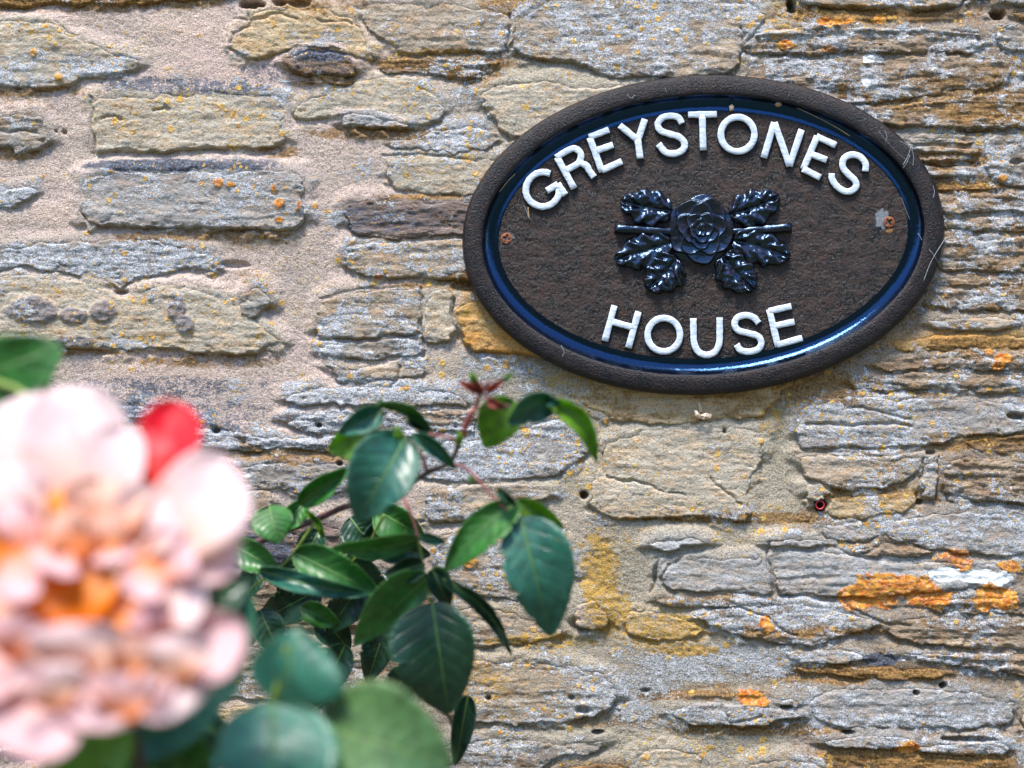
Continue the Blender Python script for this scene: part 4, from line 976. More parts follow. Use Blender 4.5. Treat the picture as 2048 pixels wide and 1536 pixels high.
def emblem_mesh(name, co, q, mat=None):
    me = np_mesh(name, co, q)
    set_attr(me, 'wear', np.zeros((len(co), 4), np.float32))
    o = link_mesh(name, me, sign, [mat or MAT_RELIEF]); recentre(o, tuple(co.mean(0)))
    return o
def emblem_leaf(base, tip, w, h, lobes, bend, seed):
    b = np.array(ze(*base)); t = np.array(ze(*tip)); ax = t - b; L = np.linalg.norm(ax); ax /= L; nr = np.array([ax[1], -ax[0]])
    nt, nsd = 46, 27
    tt, ssd = np.meshgrid(np.linspace(0, 1.0, nt), np.linspace(-1, 1, nsd))
    half = w / 4.876 * (np.sin(np.pi * np.clip(tt, 0, 1) ** 0.8 * 0.97 + 0.06)) ** 0.6 * (1 + 0.10 * np.sin(tt * lobes * 2 * np.pi + seed))
    u = b[0] + ax[0] * tt * L + nr[0] * (ssd * half + bend * np.sin(np.pi * tt)); v = b[1] + ax[1] * tt * L + nr[1] * (ssd * half + bend * np.sin(np.pi * tt))
    a = np.abs(ssd)
    lob = 0.5 + 0.5 * np.sin((tt - 0.32 * a) * lobes * 2 * np.pi + seed)
    hh = h * (1 - a ** 5) ** 0.8 * (0.62 + 0.42 * lob * sstep(0.12, 0.4, a)) - 0.32 * h * np.exp(-(a / 0.10) ** 2) + 0.18 * h * fbm(u / 9, v / 9, 2, seed)
    hh = hh * sstep(0, 0.06, tt) * sstep(1.0, 0.93, tt) - 1.5 * (a > 0.99)
    co = wpts(u, v, PANEL_H + hh).reshape(-1, 3)
    return emblem_mesh('emblem_leaf', co, grid_quads(nsd, nt))
emblem_leaf((700,400), (195,300), 188, 15, 3.5, 3, 1.0)
emblem_leaf((1265,440), (1755,250), 188, 15, 3.5, -4, 2.3)
emblem_leaf((720,700), (140,880), 188, 13, 4, 0, 3.1)
emblem_leaf((760,850), (460,1165), 203, 15, 4, 3, 4.4)
emblem_leaf((1280,680), (1860,850), 188, 14, 4, 2, 5.2)
emblem_leaf((1190,820), (1500,1180), 198, 15, 4, -3, 0.4)
for a_, b_ in (((690,600),(140,568)), ((1300,600),(1872,556))):
    a_ = np.array(ze(*a_)); b_ = np.array(ze(*b_))
    ax = b_ - a_; L = np.linalg.norm(ax); ax /= L; nr = np.array([ax[1], -ax[0]])
    tt, an = np.meshgrid(np.linspace(0, 1, 24), np.linspace(-math.pi / 2, math.pi / 2, 11))
    r = 11.0 * (1 + 0.10 * fbm(tt * 6, an, 2, 8)) * (0.8 + 0.2 * tt)
    u = a_[0] + ax[0] * tt * L + nr[0] * np.sin(an) * r; v = a_[1] + ax[1] * tt * L + nr[1] * np.sin(an) * r
    co = wpts(u, v, PANEL_H - 0.5 + 1.25 * r * np.cos(an) * sstep(1.0, 0.985, tt)).reshape(-1, 3)
    emblem_mesh('emblem_stalk', co, grid_quads(11, 24))
# blossom: overlapping petals as one spiral relief
nr_, nth = 120, 200
rr_, th_ = np.meshgrid(np.linspace(0, 1, nr_), np.linspace(0, 2 * np.pi, nth, endpoint=False), indexing='ij')
hh = np.full(rr_.shape, 0.0)
rings = [(1.0, 5, 0.3), (0.77, 5, 0.95), (0.56, 5, 0.3), (0.37, 4, 0.9), (0.2, 3, 0.4)]
lev = 0.0
edge0 = 1 - 0.10 * np.abs(np.sin(3 * th_ + 0.3)) ** 3 * 1.0
for ri, (R, npet, ph0) in enumerate(rings):
    edge = R * (1 - 0.16 * np.abs(np.cos((th_ + ph0) * npet / 2)) ** 4 * 1.25 + 0.02 * np.sin(th_ * 3 + ri))
    k = sstep(edge, edge - 0.045, rr_)
    inner = (edge - rr_) / 0.24
    hh = np.where(k > 0, hh * (1 - k) + k * (lev + 8.0 * np.exp(-np.clip(inner, 0, 9) ** 1.3 * 1.6) + 1.0), hh)
    lev += 2.1
hh = hh + 0.5 * fbm(np.cos(th_) * rr_ * 5, np.sin(th_) * rr_ * 5, 2, 9)
hh = hh * sstep(1.0, 0.97, rr_) + 7.5 * np.sqrt(np.clip(1 - rr_ ** 2, 0, 1)) - 1.0 * (rr_ > 0.985)
cx, cy = ze(985, 590)
oct_ = 1 + 0.045 * np.cos(5 * th_ + 0.6)
u = cx + rr_ * oct_ * 66 * np.cos(th_); v = cy + rr_ * oct_ * 71 * np.sin(th_)
emblem_mesh('emblem_blossom', wpts(u, v, PANEL_H + hh).reshape(-1, 3), grid_quads(nr_, nth, True))

# screws
def rust():
    N = NT('rusty_iron')
    pos = N.n('ShaderNodeNewGeometry').outputs['Position']
    f = N.noise(pos, 1100, 5, 0.7)
    c = N.mix(N.step(f, 0.35, 0.65), (0.09, 0.018, 0.008), (0.42, 0.13, 0.035))
    b = N.bsdf(Base_Color=c, Roughness=0.65, Normal=N.bump(f, 0.8, 0.0006))
    return N.finish(b.outputs[0])
MAT_RUST = rust()
for (su, sv, rot) in ((1013, 477, 0.25), (1778, 444.5, 0.9)):
    rs = np.linspace(0, 1, 16)[:, None]; ts = np.linspace(0, 2 * np.pi, 40, endpoint=False)[None]
    u = su + 12.0 * rs * np.cos(ts); v = sv + 12.0 * rs * np.sin(ts)
    lx = (u - su) * math.cos(rot) + (v - sv) * math.sin(rot); ly = -(u - su) * math.sin(rot) + (v - sv) * math.cos(rot)
    cross = np.maximum(sstep(2.4, 1.4, np.abs(lx)) * sstep(8, 6.5, np.abs(ly)), sstep(2.4, 1.4, np.abs(ly)) * sstep(8, 6.5, np.abs(lx)))
    h = PANEL_H + 2.6 * np.sqrt(np.clip(1.02 - rs ** 4, 0, 1)) - 4.5 * cross - 1.5 * (rs > 0.98)
    co = wpts(u, v, h + 0 * u).reshape(-1, 3)
    sob = link_mesh('screw', np_mesh('screw', co, grid_quads(16, 40, True)), sign, [MAT_RUST])
    recentre(sob, tuple(co.mean(0)))

# ------------------------------------------------------------------ tubes along paths
def tube(path, radii, sides=6, cap=True):
    path = np.asarray(path, float); n = len(path)
    radii = np.broadcast_to(np.asarray(radii, float), (n,))
    d = np.gradient(path, axis=0); d /= np.linalg.norm(d, axis=1)[:, None] + 1e-12
    ref = np.array([0.13, 0.9, 0.41])
    a = np.cross(d, ref); a /= np.linalg.norm(a, axis=1)[:, None] + 1e-12
    b = np.cross(d, a)
    t = np.linspace(0, 2 * np.pi, sides, endpoint=False)
    ringp = path[:, None] + radii[:, None, None] * (a[:, None] * np.cos(t)[None, :, None] + b[:, None] * np.sin(t)[None, :, None])
    co = ringp.reshape(-1, 3)
    q = grid_quads(n, sides, True)
    if cap:
        co = np.concatenate([co, path[:1], path[-1:]])
        i = np.arange(0, sides, 2); c0, c1 = len(co) - 2, len(co) - 1; L = (n - 1) * sides
        j, k = (i + 1) % sides, (i + 2) % sides
        if sides % 2 == 0:
            q = np.concatenate([q, np.stack([np.full(len(i), c0), k, j, i], -1), np.stack([np.full(len(i), c1), L + i, L + j, L + k], -1)])
    return co, q

def path_px(pts, n=8):
    """Pixel path with distances (u, v, d) -> smooth world points."""
    sp = smooth_path([np.array(p, float) for p in pts], n) if len(pts) > 2 else np.array([np.array(pts[0], float) + (np.array(pts[1], float) - np.array(pts[0], float)) * t for t in np.linspace(0, 1, n)])
    return np.array([P(*p) for p in sp])

def simple_mat(name, colr, rough=0.6, var=0.25, scale=700, spec=0.4, sss=0.0):
    N = NT(name)
    pos = N.n('ShaderNodeNewGeometry').outputs['Position']
    f = N.noise(pos, scale, 4, 0.65)
    c = N.mix(N.step(f, 0.3, 0.7), tuple(x * (1 - var) for x in colr), tuple(min(x * (1 + var), 1) for x in colr))
    b = N.bsdf(Base_Color=c, Roughness=rough, Normal=N.bump(f, 0.35, 0.0006))
    b.inputs['Specular IOR Level'].default_value = spec
    return N.finish(b.outputs[0])

# cobweb strands on the edge of the sign
MAT_WEB = simple_mat('spider_silk', (0.40, 0.42, 0.45), 0.6)
web = empty('cobweb', P(1840, 480, 0.012), 'torn white cobweb strands across the edge of the oval sign', 'cobweb')
RH = (WALL_H + 30) * S
strands = [([(1836,466,RH*0.75),(1850,490,RH*0.8),(1866,508,RH),(1882,534,RH*0.6)], 0.00016), ([(1891,476,RH*0.7),(1872,506,RH),(1860,528,RH),(1847,562,RH)], 0.00022),
 ([(1822,292,RH),(1816,312,RH),(1806,330,RH)], 0.00022), ([(1824,296,RH),(1827,315,RH),(1826,332,RH)], 0.00016), ([(1800,282,RH),(1814,290,RH),(1824,302,RH)], 0.00020), ([(1806,336,RH),(1813,326,RH),(1820,310,RH)], 0.00014),
 ([(1770,262,RH),(1774,274,RH),(1771,282,RH)], 0.00018), ([(1866,372,RH),(1869,384,RH),(1866,396,RH)], 0.00018), ([(1803,395,RH*0.6),(1812,420,RH*0.6),(1820,440,RH*0.6)], 0.00012),
 ([(1254,188,RH),(1262,196,RH),(1270,190,RH)], 0.00014), ([(1330,176,RH),(1334,186,RH)], 0.00012), ([(1640,178,RH),(1648,196,RH)], 0.00011), ([(1700,205,RH),(1708,222,RH)], 0.00011),
 ([(1122,690,RH),(1128,704,RH),(1124,714,RH)], 0.00018), ([(1049,412,RH*0.62),(1056,430,RH*0.62),(1059,440,RH*0.62)], 0.00016), ([(1756,262,RH),(1790,300,RH),(1826,330,RH)], 0.00007)]
for pts, r in strands:
    co, q = tube(path_px(pts, 6), r * 0.6, 6)
    o = link_mesh('strand', np_mesh('strand', co, q), web, [MAT_WEB])
MAT_STRAW = simple_mat('dry_straw', (0.42, 0.29, 0.14), 0.7)
straw = empty('dry_grass', P(1400, 188, 0.01), 'dry grass stems caught in the upper groove of the oval sign', 'grass stem')
CH = (WALL_H + 17) * S
for pts, r in [([(1137,259,CH),(1148,250,CH),(1160,244,CH),(1200,224,CH),(1262,204,CH),(1330,192,CH+.001),(1385,189,CH+.001)], 0.00022),
               ([(1390,188,CH+.001),(1440,187,CH),(1520,191,CH),(1575,202,CH),(1640,226,CH),(1705,256,CH)], 0.00024),
               ([(1540,198,CH),(1590,214,CH),(1660,248,CH),(1700,272,CH)], 0.00016), ([(970,428,CH*.9),(976,412,CH*.9),(984,404,CH*.9)], 0.0006), ([(986,394,CH),(1000,382,CH),(1014,364,CH),(1030,348,CH)], 0.0003), ([(1056,415,CH*.8),(1057,428,CH*.8),(1058,436,CH*.8)], 0.0004)]:
    co, q = tube(path_px(pts, 6), r, 6)
    link_mesh('stem', np_mesh('stem', co, q), straw, [MAT_STRAW])
def pebble(name, u, v, d, ru, rv, colr, label, cat, seed=0):
    bmx = bmesh.new(); bmesh.ops.create_icosphere(bmx, subdivisions=2, radius=1.0)
    c = Vector(P(u, v, d))
    for vt in bmx.verts:
        n = 1 + 0.25 * math.sin(vt.co.x * 4 + seed) * math.cos(vt.co.z * 5 + seed)
        vt.co = Vector((vt.co.x * ru * S * n, vt.co.y * min(ru, rv) * S * 0.8, vt.co.z * rv * S * n))
    me = bpy.data.meshes.new(name); bmx.to_mesh(me); bmx.free()
    for p in me.polygons: p.use_smooth = True
    o = link_mesh(name, me, None, [simple_mat(name + '_skin', colr, 0.7)])
    o.location = c
    return tag(o, label, cat)
pebble('seed', 1463, 216, (WALL_H + 12) * S, 5, 7, (0.62, 0.45, 0.30), 'small pale seed stuck above the letters T and O on the sign', 'seed', 1)
pebble('seed', 1557, 209, (WALL_H + 18) * S, 7, 5, (0.45, 0.27, 0.12), 'brown seed lying in the upper groove of the sign', 'seed', 3)

# torn dry leaf under the sign
MAT_DRY = simple_mat('dry_leaf_skin', (0.66, 0.50, 0.38), 0.8, 0.3)
dl = empty('dry_leaf', P(1405, 826, 0.008), 'torn pale dry leaf scrap stuck below the oval sign', 'leaf scrap')
def scrap(pts, d0, d1):
    pts = np.array(pts, float); c = pts.mean(0)
    bmx = bmesh.new(); front = []
    for k, (u, v) in enumerate(pts):
        front.append(bmx.verts.new(P(u, v, d0 + (d1 - d0) * (0.5 + 0.5 * math.sin(k * 2.1)))))
    cv = bmx.verts.new(P(c[0], c[1], d1 + 0.001))
    for k in range(len(front)):
        bmx.faces.new((front[k], front[(k + 1) % len(front)], cv))
    me = bpy.data.meshes.new('leaf_scrap'); bmx.to_mesh(me); bmx.free()
    o = link_mesh('leaf_scrap', me, dl, [MAT_DRY])
    md = o.modifiers.new('thick', 'SOLIDIFY'); md.thickness = 0.0004
scrap([(1388,820),(1394,822),(1402,832),(1400,838),(1392,832)], 0.0045, 0.007)
scrap([(1400,830),(1412,826),(1424,829),(1420,836),(1408,838),(1401,837)], 0.0045, 0.0075)
scrap([(1396,805),(1400,806),(1404,822),(1399,824)], 0.004, 0.005)

# red plastic plug in a drilled hole
MAT_RED = simple_mat('red_plastic', (0.55, 0.03, 0.045), 0.35, 0.2, spec=0.5)
plug = empty('wall_plug', P(1640, 1010, 0.002), 'small red plastic wall plug in a drilled hole right below the oval sign', 'wall plug')
tt = np.linspace(0, 2 * np.pi, 32, endpoint=False)
def lathe_px(cu, cv, prof):
    rows = [wpts(cu + r * np.cos(tt), cv + r * np.sin(tt), np.full(32, h)) for r, h in prof]
    return np.concatenate(rows), grid_quads(len(prof), 32, True)[:, ::-1]
co, q = lathe_px(1640, 1010, [(9.2, -4), (9.6, 12), (9.0, 13.5), (7.4, 13.5), (6.6, 12.5)])
link_mesh('collar', np_mesh('collar', co, q), plug, [MAT_RED])
co, q = lathe_px(1640, 1010, [(6.6, 12.6), (5.9, 8), (5.6, -20), (0.3, -22)])
link_mesh('sleeve', np_mesh('sleeve', co, q), plug, [simple_mat('plug_inside', (0.05, 0.012, 0.012), 0.6)])  # red plastic darkened: shade of the hole put into the colour
# ------------------------------------------------------------------ rose leaves, stems and blooms
def leaf_material(name, top, under, vein, gloss, translucent=0.25, quilt=0.5):
    N = NT(name)
    uv = N.n('ShaderNodeUVMap'); uv.uv_map = 'leaf'
    sp = N.n('ShaderNodeSeparateXYZ'); N.put(sp.inputs[0], uv.outputs[0])
    t, s = sp.outputs[0], N.math('ABSOLUTE', N.math('SUBTRACT', N.math('MULTIPLY', sp.outputs[1], 2.0), 1.0))
    pos = N.n('ShaderNodeNewGeometry').outputs['Position']
    f = N.noise(pos, 160, 5, 0.6); f2 = N.noise(pos, 900, 3, 0.6)
    # lateral veins run forward from the midrib
    ph = N.math('FRACT', N.math('MULTIPLY', N.math('SUBTRACT', N.math('ADD', t, N.math('MULTIPLY', f, 0.02)), N.math('MULTIPLY', s, 0.24)), 7.0))
    lv = N.step(N.math('ABSOLUTE', N.math('SUBTRACT', ph, 0.5)), 0.075, 0.02)
    mid = N.step(s, 0.05, 0.015)
    vv = N.math('MAXIMUM', N.math('MULTIPLY', lv, N.math('SUBTRACT', 0.55, N.math('MULTIPLY', s, 0.4))), mid)
    c = N.mix(N.step(f, 0.3, 0.7), tuple(x * 0.72 for x in top), tuple(x * 1.3 for x in top))
    c = N.mix(N.math('MULTIPLY', N.step(f2, 0.62, 0.72), 0.25), c, tuple(min(1, x * 2.2) for x in top))
    c = N.mix(N.math('MULTIPLY', vv, 0.30), c, vein)
    edge = N.step(s, 0.93, 1.0)
    c = N.mix(N.math('MULTIPLY', edge, 0.35), c, vein)
    blot = N.step(N.noise(pos, 330, 3, 0.6), 0.66, 0.72)
    c = N.mix(N.math('MULTIPLY', blot, 0.55), c, (0.16, 0.20, 0.02))
    rot = N.step(N.noise(N.mapping(pos, (1, 1, 1), (3, 3, 3)), 240, 4, 0.6), 0.70, 0.73)
    c = N.mix(N.math('MULTIPLY', rot, 0.8), c, (0.07, 0.035, 0.012))
    pat = N.step(N.noise(N.mapping(pos, (1, 1, 1), (7, 1, 3)), 75, 3, 0.5), 0.40, 0.60)
    gloss = N.math('MULTIPLY_ADD', pat, 0.22, gloss)
    hgt = N.math('SUBTRACT', N.math('MULTIPLY', f2, 0.10), N.math('MULTIPLY', vv, 0.6))
    cell = N.math('SUBTRACT', 0.5, N.math('ABSOLUTE', N.math('SUBTRACT', ph, 0.5)))
    hgt = N.math('SUBTRACT', hgt, N.math('MULTIPLY', cell, 0.25))
    nrm = N.bump(hgt, quilt, 0.002)
    b = N.bsdf(Base_Color=c, Roughness=gloss, Normal=nrm)
    b.inputs['Specular IOR Level'].default_value = 0.6
    tr = N.n('ShaderNodeBsdfTranslucent')
    N.put(tr.inputs['Color'], N.mix(1.0, c, (2.0, 2.1, 0.7), 'MULTIPLY'))
    mx = N.n('ShaderNodeMixShader'); mx.inputs[0].default_value = translucent
    N.put(mx.inputs[1], b.outputs[0]); N.put(mx.inputs[2], tr.outputs[0])
    return N.finish(mx.outputs[0])

LEAF = {
    'teal':  leaf_material('glossy_leaf_sky_teal', (0.022, 0.125, 0.085), None, (0.10, 0.24, 0.09), 0.30),  # teal of the reflected sky put into the leaf colour
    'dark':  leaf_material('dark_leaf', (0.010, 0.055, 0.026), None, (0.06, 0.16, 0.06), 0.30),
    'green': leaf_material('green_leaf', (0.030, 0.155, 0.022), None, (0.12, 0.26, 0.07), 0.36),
    'lime':  leaf_material('yellow_green_leaf', (0.12, 0.26, 0.012), None, (0.16, 0.26, 0.03), 0.45, 0.4),  # own light green, plus the yellow-green of backlit leaves put in
    'soft':  leaf_material('matt_leaf_sky_teal', (0.026, 0.165, 0.115), None, (0.20, 0.36, 0.10), 0.36),  # bluish green: sky reflection put into the leaf colour
    'olive': leaf_material('olive_leaf', (0.085, 0.185, 0.065), None, (0.24, 0.36, 0.08), 0.34),
    'red':   leaf_material('red_young_leaf', (0.34, 0.09, 0.07), None, (0.36, 0.12, 0.09), 0.45, 0.3),
}
MAT_STEM = {
    'brown': simple_mat('old_stem_bark', (0.055, 0.038, 0.024), 0.5, 0.4, 500),
    'purple': simple_mat('purple_stem_bark', (0.10, 0.045, 0.055), 0.45, 0.3, 500),
    'red': simple_mat('red_stem_bark', (0.16, 0.025, 0.030), 0.4, 0.3, 500),
    'pink': simple_mat('pink_stalk', (0.36, 0.13, 0.12), 0.45, 0.25, 500),
    'green': simple_mat('green_stalk', (0.16, 0.24, 0.04), 0.45, 0.25, 500),
    'rib': simple_mat('leaf_rib', (0.12, 0.24, 0.06), 0.45, 0.2, 500),
}

def sheet(base, tip, hl, hr, d0, d1, bend=0.0, cup=0.0, arch=0.0, roll=0.0, prof='leaf', nt=76, ns=13, teeth=0.05, wave=0.0, seed=0, tiltw=0.0, thick=0.00035, lean=0.0, vref=1150.0):
    """A leaf or petal between two pixels. hl/hr half widths (px) left and right of the way base -> tip, d0/d1 distances from the wall (m),
    bend sideways curve (px), cup raises the edges (m), arch lifts the middle (m), tiltw lifts the right edge over the left (m)."""
    b = np.array(base, float); t_ = np.array(tip, float); ax = t_ - b; L = np.linalg.norm(ax); ax /= L
    nr = np.array([-ax[1], ax[0]])                 # to the right of the direction of growth, seen in the picture
    T, Sd = np.meshgrid(np.linspace(0, 1, nt), np.linspace(-1, 1, ns))
    if prof == 'leaf':
        w = np.sin(np.pi * T ** 0.74) ** 0.62 * (1 - 0.16 * T ** 3)
        w = np.maximum(w, 0.012 * (1 - T))
    elif prof == 'strap':
        w = np.sin(np.pi * np.clip(T * 0.86 + 0.10, 0, 1)) ** 0.6
    else:                                            # petal: narrow claw, broad rounded end
        w = np.clip(T, 0, 1) ** 0.55 * np.sqrt(np.clip(1 - np.clip((T - 0.55) / 0.46, 0, 1) ** 2.4, 0, 1)) + 0.05 * (1 - T)
    rgen = np.random.default_rng(int(seed * 7 + 3))
    edge = np.abs(Sd) ** 6
    if teeth:
        saw = (T * 21 + 0.6 * np.sin(T * 11 + seed)) % 1.0
        nib = rgen.random(9); bite = sum(np.exp(-((T - p) / 0.018) ** 2) * 0.22 * (q > 0.55) for p, q in zip(nib[:4], nib[4:8]))
        w = w * (1 + edge * (1.3 * teeth * (saw - 0.7) - bite * (np.sign(Sd) == np.sign(nib[8] - 0.5))))
    half = np.where(Sd < 0, hl, hr)
    q = b[None, None] + ax * (T * L)[..., None] + nr * ((Sd * half * w) + bend * np.sin(np.pi * T))[..., None]
    d = d0 + (d1 - d0) * T + arch * np.sin(np.pi * T) + cup * Sd ** 2 * w + tiltw * Sd * w
    d = d + wave * np.sin(T * 9 + seed + 2 * Sd) * np.abs(Sd) ** 1.5 + roll * np.clip(T - 0.6, 0, 1) ** 2 * 6
    d = d + lean * (q[..., 1] - vref)            # the whole flower leans back, facing up
    k = 1 - d
    co = np.stack([(q[..., 0] - 1024) * S * k, -d, ZC + (768 - q[..., 1]) * S * k], -1)
    return co, T, Sd

def sheet_mesh(name, co, T, Sd, parent, mat, thick=0.00035):
    ns, nt = T.shape
    n = ns * nt
    du = np.gradient(co, axis=1); dv = np.gradient(co, axis=0)
    nm = np.cross(du, dv); nm /= np.linalg.norm(nm, axis=-1)[..., None] + 1e-12
    if nm[..., 1].mean() > 0: nm = -nm
    back = co - nm * thick
    allc = np.concatenate([co.reshape(-1, 3), back.reshape(-1, 3)])
    f = grid_quads(ns, nt)
    a, b_, c, d_ = (allc[f[len(f) // 2, i]] for i in range(4))
    if np.cross(b_ - a, d_ - a)[1] > 0: f = f[:, ::-1]
    g = f[:, ::-1] + n
    rim = []
    idx = np.arange(n).reshape(ns, nt)
    loop = np.concatenate([idx[0, :], idx[1:, -1], idx[-1, ::-1][1:], idx[::-1, 0][1:-1]])
    l2 = np.roll(loop, -1)
    rim = np.stack([loop, l2, l2 + n, loop + n], -1)
    q = np.concatenate([f, g, rim])
    me = np_mesh(name, allc, q)
    uvl = me.uv_layers.new(name='leaf')
    uv = np.stack([T.ravel(), (Sd.ravel() + 1) / 2], -1)
    uv = np.concatenate([uv, uv]).astype(np.float32)
    li = np.empty(len(me.loops), np.int32); me.loops.foreach_get('vertex_index', li)
    uvl.data.foreach_set('uv', uv[li].ravel())
    o = link_mesh(name, me, parent, [mat])
    recentre(o, tuple(co[ns // 2, 0]))
    return o

def leaf(parent, kind, base, tip, hl, hr, d0, d1, rib=True, **kw):
    kw.setdefault('cup', 0.006); kw.setdefault('arch', 0.004); kw.setdefault('wave', 0.0015)
    kw.setdefault('seed', random.random() * 20)
    co, T, Sd = sheet(base, tip, hl, hr, d0, d1, **kw)
    o = sheet_mesh('leaf', co, T, Sd, parent, LEAF[kind])
    if rib:
        mid = co[T.shape[0] // 2].copy(); mid[:, 1] += 0.0001
        r = np.linspace(0.00055, 0.00012, len(mid))
        c2, q2 = tube(mid, r, 6)
        m = link_mesh('midrib', np_mesh('midrib', c2, q2), None, [MAT_STEM['rib']])
        m.parent = o
        off = Vector((0, 0, 0)); b = o
        while b is not None: off += b.location; b = b.parent
        m.location = -off
    return o

def stem(parent, name, kind, pts, r0, r1, sides=8, n=7, label=None):
    path = path_px(pts, n)
    co, q = tube(path, np.linspace(r0, r1, len(path)), sides)
    o = link_mesh(name, np_mesh(name, co, q), parent, [MAT_STEM[kind]])
    recentre(o, tuple(path[0]))
    if label: o['label'] = label
    return o

# ---- the climbing shoot against the wall
shoot = empty('rose_shoot', P(470, 1110, 0.06), 'leafy rose shoot with red tip climbing up below the oval sign', 'rose shoot')
stem(shoot, 'stem', 'purple', [(380,1170,.05),(470,1105,.055),(555,1068,.06),(633,1039,.07),(690,1014,.08),(760,998,.09),(800,986,.095)], .0021, .0017)
stem(shoot, 'stem', 'brown', [(798,988,.095),(830,962,.10),(858,944,.105),(896,928,.11),(908,912,.11),(926,868,.115)], .0016, .0012)
stem(shoot, 'stem', 'red', [(924,872,.115),(938,842,.118),(950,816,.12),(960,790,.125),(978,764,.13)], .0012, .0009)
stem(shoot, 'stalk', 'pink', [(852,938,.105),(846,916,.115),(834,898,.125),(822,884,.13)], .0012, .0009)
stem(shoot, 'stalk', 'pink', [(916,888,.112),(902,876,.118),(880,872,.122),(858,868,.125)], .0010, .0007)
stem(shoot, 'stalk', 'pink', [(906,929,.11),(930,936,.115),(955,958,.12),(985,992,.12),(1012,1018,.12),(1040,1036,.12)], .0010, .0006)
stem(shoot, 'stalk', 'pink', [(952,816,.12),(938,828,.125),(930,842,.125),(923,856,.125)], .0009, .0006)
stem(shoot, 'stalk', 'pink', [(952,818,.12),(974,814,.125),(998,812,.13),(1020,812,.13)], .0010, .0009)
stem(shoot, 'stalk', 'pink', [(968,788,.125),(980,800,.128),(988,814,.13)], .0008, .0014)
stem(shoot, 'stalk', 'pink', [(806,992,.095),(818,1020,.10),(830,1052,.10),(836,1080,.10)], .0010, .0008)
stem(shoot, 'stalk', 'green', [(836,1078,.10),(842,1110,.10),(848,1150,.10),(862,1204,.10)], .0008, .0007)
stem(shoot, 'stalk', 'green', [(633,1040,.07),(612,1070,.072),(592,1100,.07),(560,1135,.068),(505,1175,.06),(470,1215,.055)], .0010, .0006)
stem(shoot, 'stalk', 'green', [(768,1030,.07),(752,1060,.065),(738,1085,.06),(700,1128,.05)], .0008, .0006)
stem(shoot, 'stalk', 'brown', [(768,822,.12),(776,838,.12),(788,858,.12)], .0006, .0005)
L = lambda kind, base, tip, hl, hr, d0, d1, **kw: leaf(shoot, kind, base, tip, hl, hr, d0, d1, **kw)
# dark leaves close to the wall
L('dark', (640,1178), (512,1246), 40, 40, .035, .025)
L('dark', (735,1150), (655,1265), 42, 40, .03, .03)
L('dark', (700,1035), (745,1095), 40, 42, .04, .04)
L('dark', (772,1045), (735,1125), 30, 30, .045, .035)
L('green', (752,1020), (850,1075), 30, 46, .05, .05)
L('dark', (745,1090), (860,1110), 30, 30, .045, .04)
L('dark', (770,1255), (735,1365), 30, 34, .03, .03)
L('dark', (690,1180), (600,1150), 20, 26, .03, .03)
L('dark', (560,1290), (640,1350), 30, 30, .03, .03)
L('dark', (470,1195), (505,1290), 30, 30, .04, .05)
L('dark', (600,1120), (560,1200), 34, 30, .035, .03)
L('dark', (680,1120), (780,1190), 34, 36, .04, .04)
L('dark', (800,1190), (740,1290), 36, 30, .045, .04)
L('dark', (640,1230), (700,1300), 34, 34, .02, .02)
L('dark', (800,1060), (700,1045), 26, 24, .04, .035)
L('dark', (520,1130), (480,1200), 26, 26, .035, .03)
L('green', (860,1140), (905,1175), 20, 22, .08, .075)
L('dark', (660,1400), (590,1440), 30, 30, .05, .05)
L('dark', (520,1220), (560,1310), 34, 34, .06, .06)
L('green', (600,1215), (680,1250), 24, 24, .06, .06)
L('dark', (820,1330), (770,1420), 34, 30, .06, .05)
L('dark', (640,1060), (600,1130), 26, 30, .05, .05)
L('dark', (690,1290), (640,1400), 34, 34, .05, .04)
# middle layer
L('green', (538,1012), (556,1088), 42, 44, .075, .085, cup=.003)
L('green', (598,1008), (694,938), 22, 26, .07, .085, cup=.008)
L('green', (610,1005), (560,1060), 26, 20, .06, .06)
L('green', (462,1088), (558,1142), 30, 34, .06, .07)
L('green', (588,1106), (758,1188), 42, 38, .08, .085)
L('teal', (518,1140), (738,1190), 20, 22, .085, .09, wave=.004, bend=6)
L('green', (836,1078), (662,1096), 24, 22, .10, .095, bend=-10, tiltw=.006)
L('green', (858,1152), (708,1290), 34, 54, .10, .085, tiltw=.004)
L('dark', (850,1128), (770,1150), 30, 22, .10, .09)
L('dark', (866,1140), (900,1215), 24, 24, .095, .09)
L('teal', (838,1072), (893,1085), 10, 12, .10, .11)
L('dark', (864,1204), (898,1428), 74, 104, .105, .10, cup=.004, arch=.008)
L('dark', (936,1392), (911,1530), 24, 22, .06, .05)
L('lime', (680,1092), (760,1118), 16, 12, .07, .07)
L('lime', (632,1036), (648,1076), 6, 7, .072, .075, rib=False)
L('lime', (630,1040), (612,1022), 6, 6, .072, .075, rib=False)
# upper leaves
L('lime', (755,862), (656,900), 48, 36, .105, .10, teeth=.06)
L('teal', (766,822), (678,866), 26, 26, .12, .12, teeth=.07)
L('green', (764,808), (866,866), 8, 16, .12, .11, bend=-18, tiltw=-.006)
L('dark', (815,832), (862,868), 4, 12, .112, .108, rib=False)
L('teal', (826,868), (912,938), 16, 17, .13, .118, bend=-5)
L('teal', (806,870), (738,866), 16, 10, .125, .118, rib=False)
L('lime', (802,882), (792,852), 9, 9, .13, .125, rib=False)
L('teal', (812,876), (714,1042), 62, 80, .13, .135, cup=.007, arch=.010)
L('green', (764,816), (757,800), 5, 5, .122, .122, rib=False)
L('lime', (918,892), (918,862), 5, 6, .115, .118, rib=False)
L('lime', (1026,800), (970,896), 40, 50, .122, .115)
L('teal', (1108,796), (1016,846), 40, 22, .13, .135, bend=10, tiltw=.008)
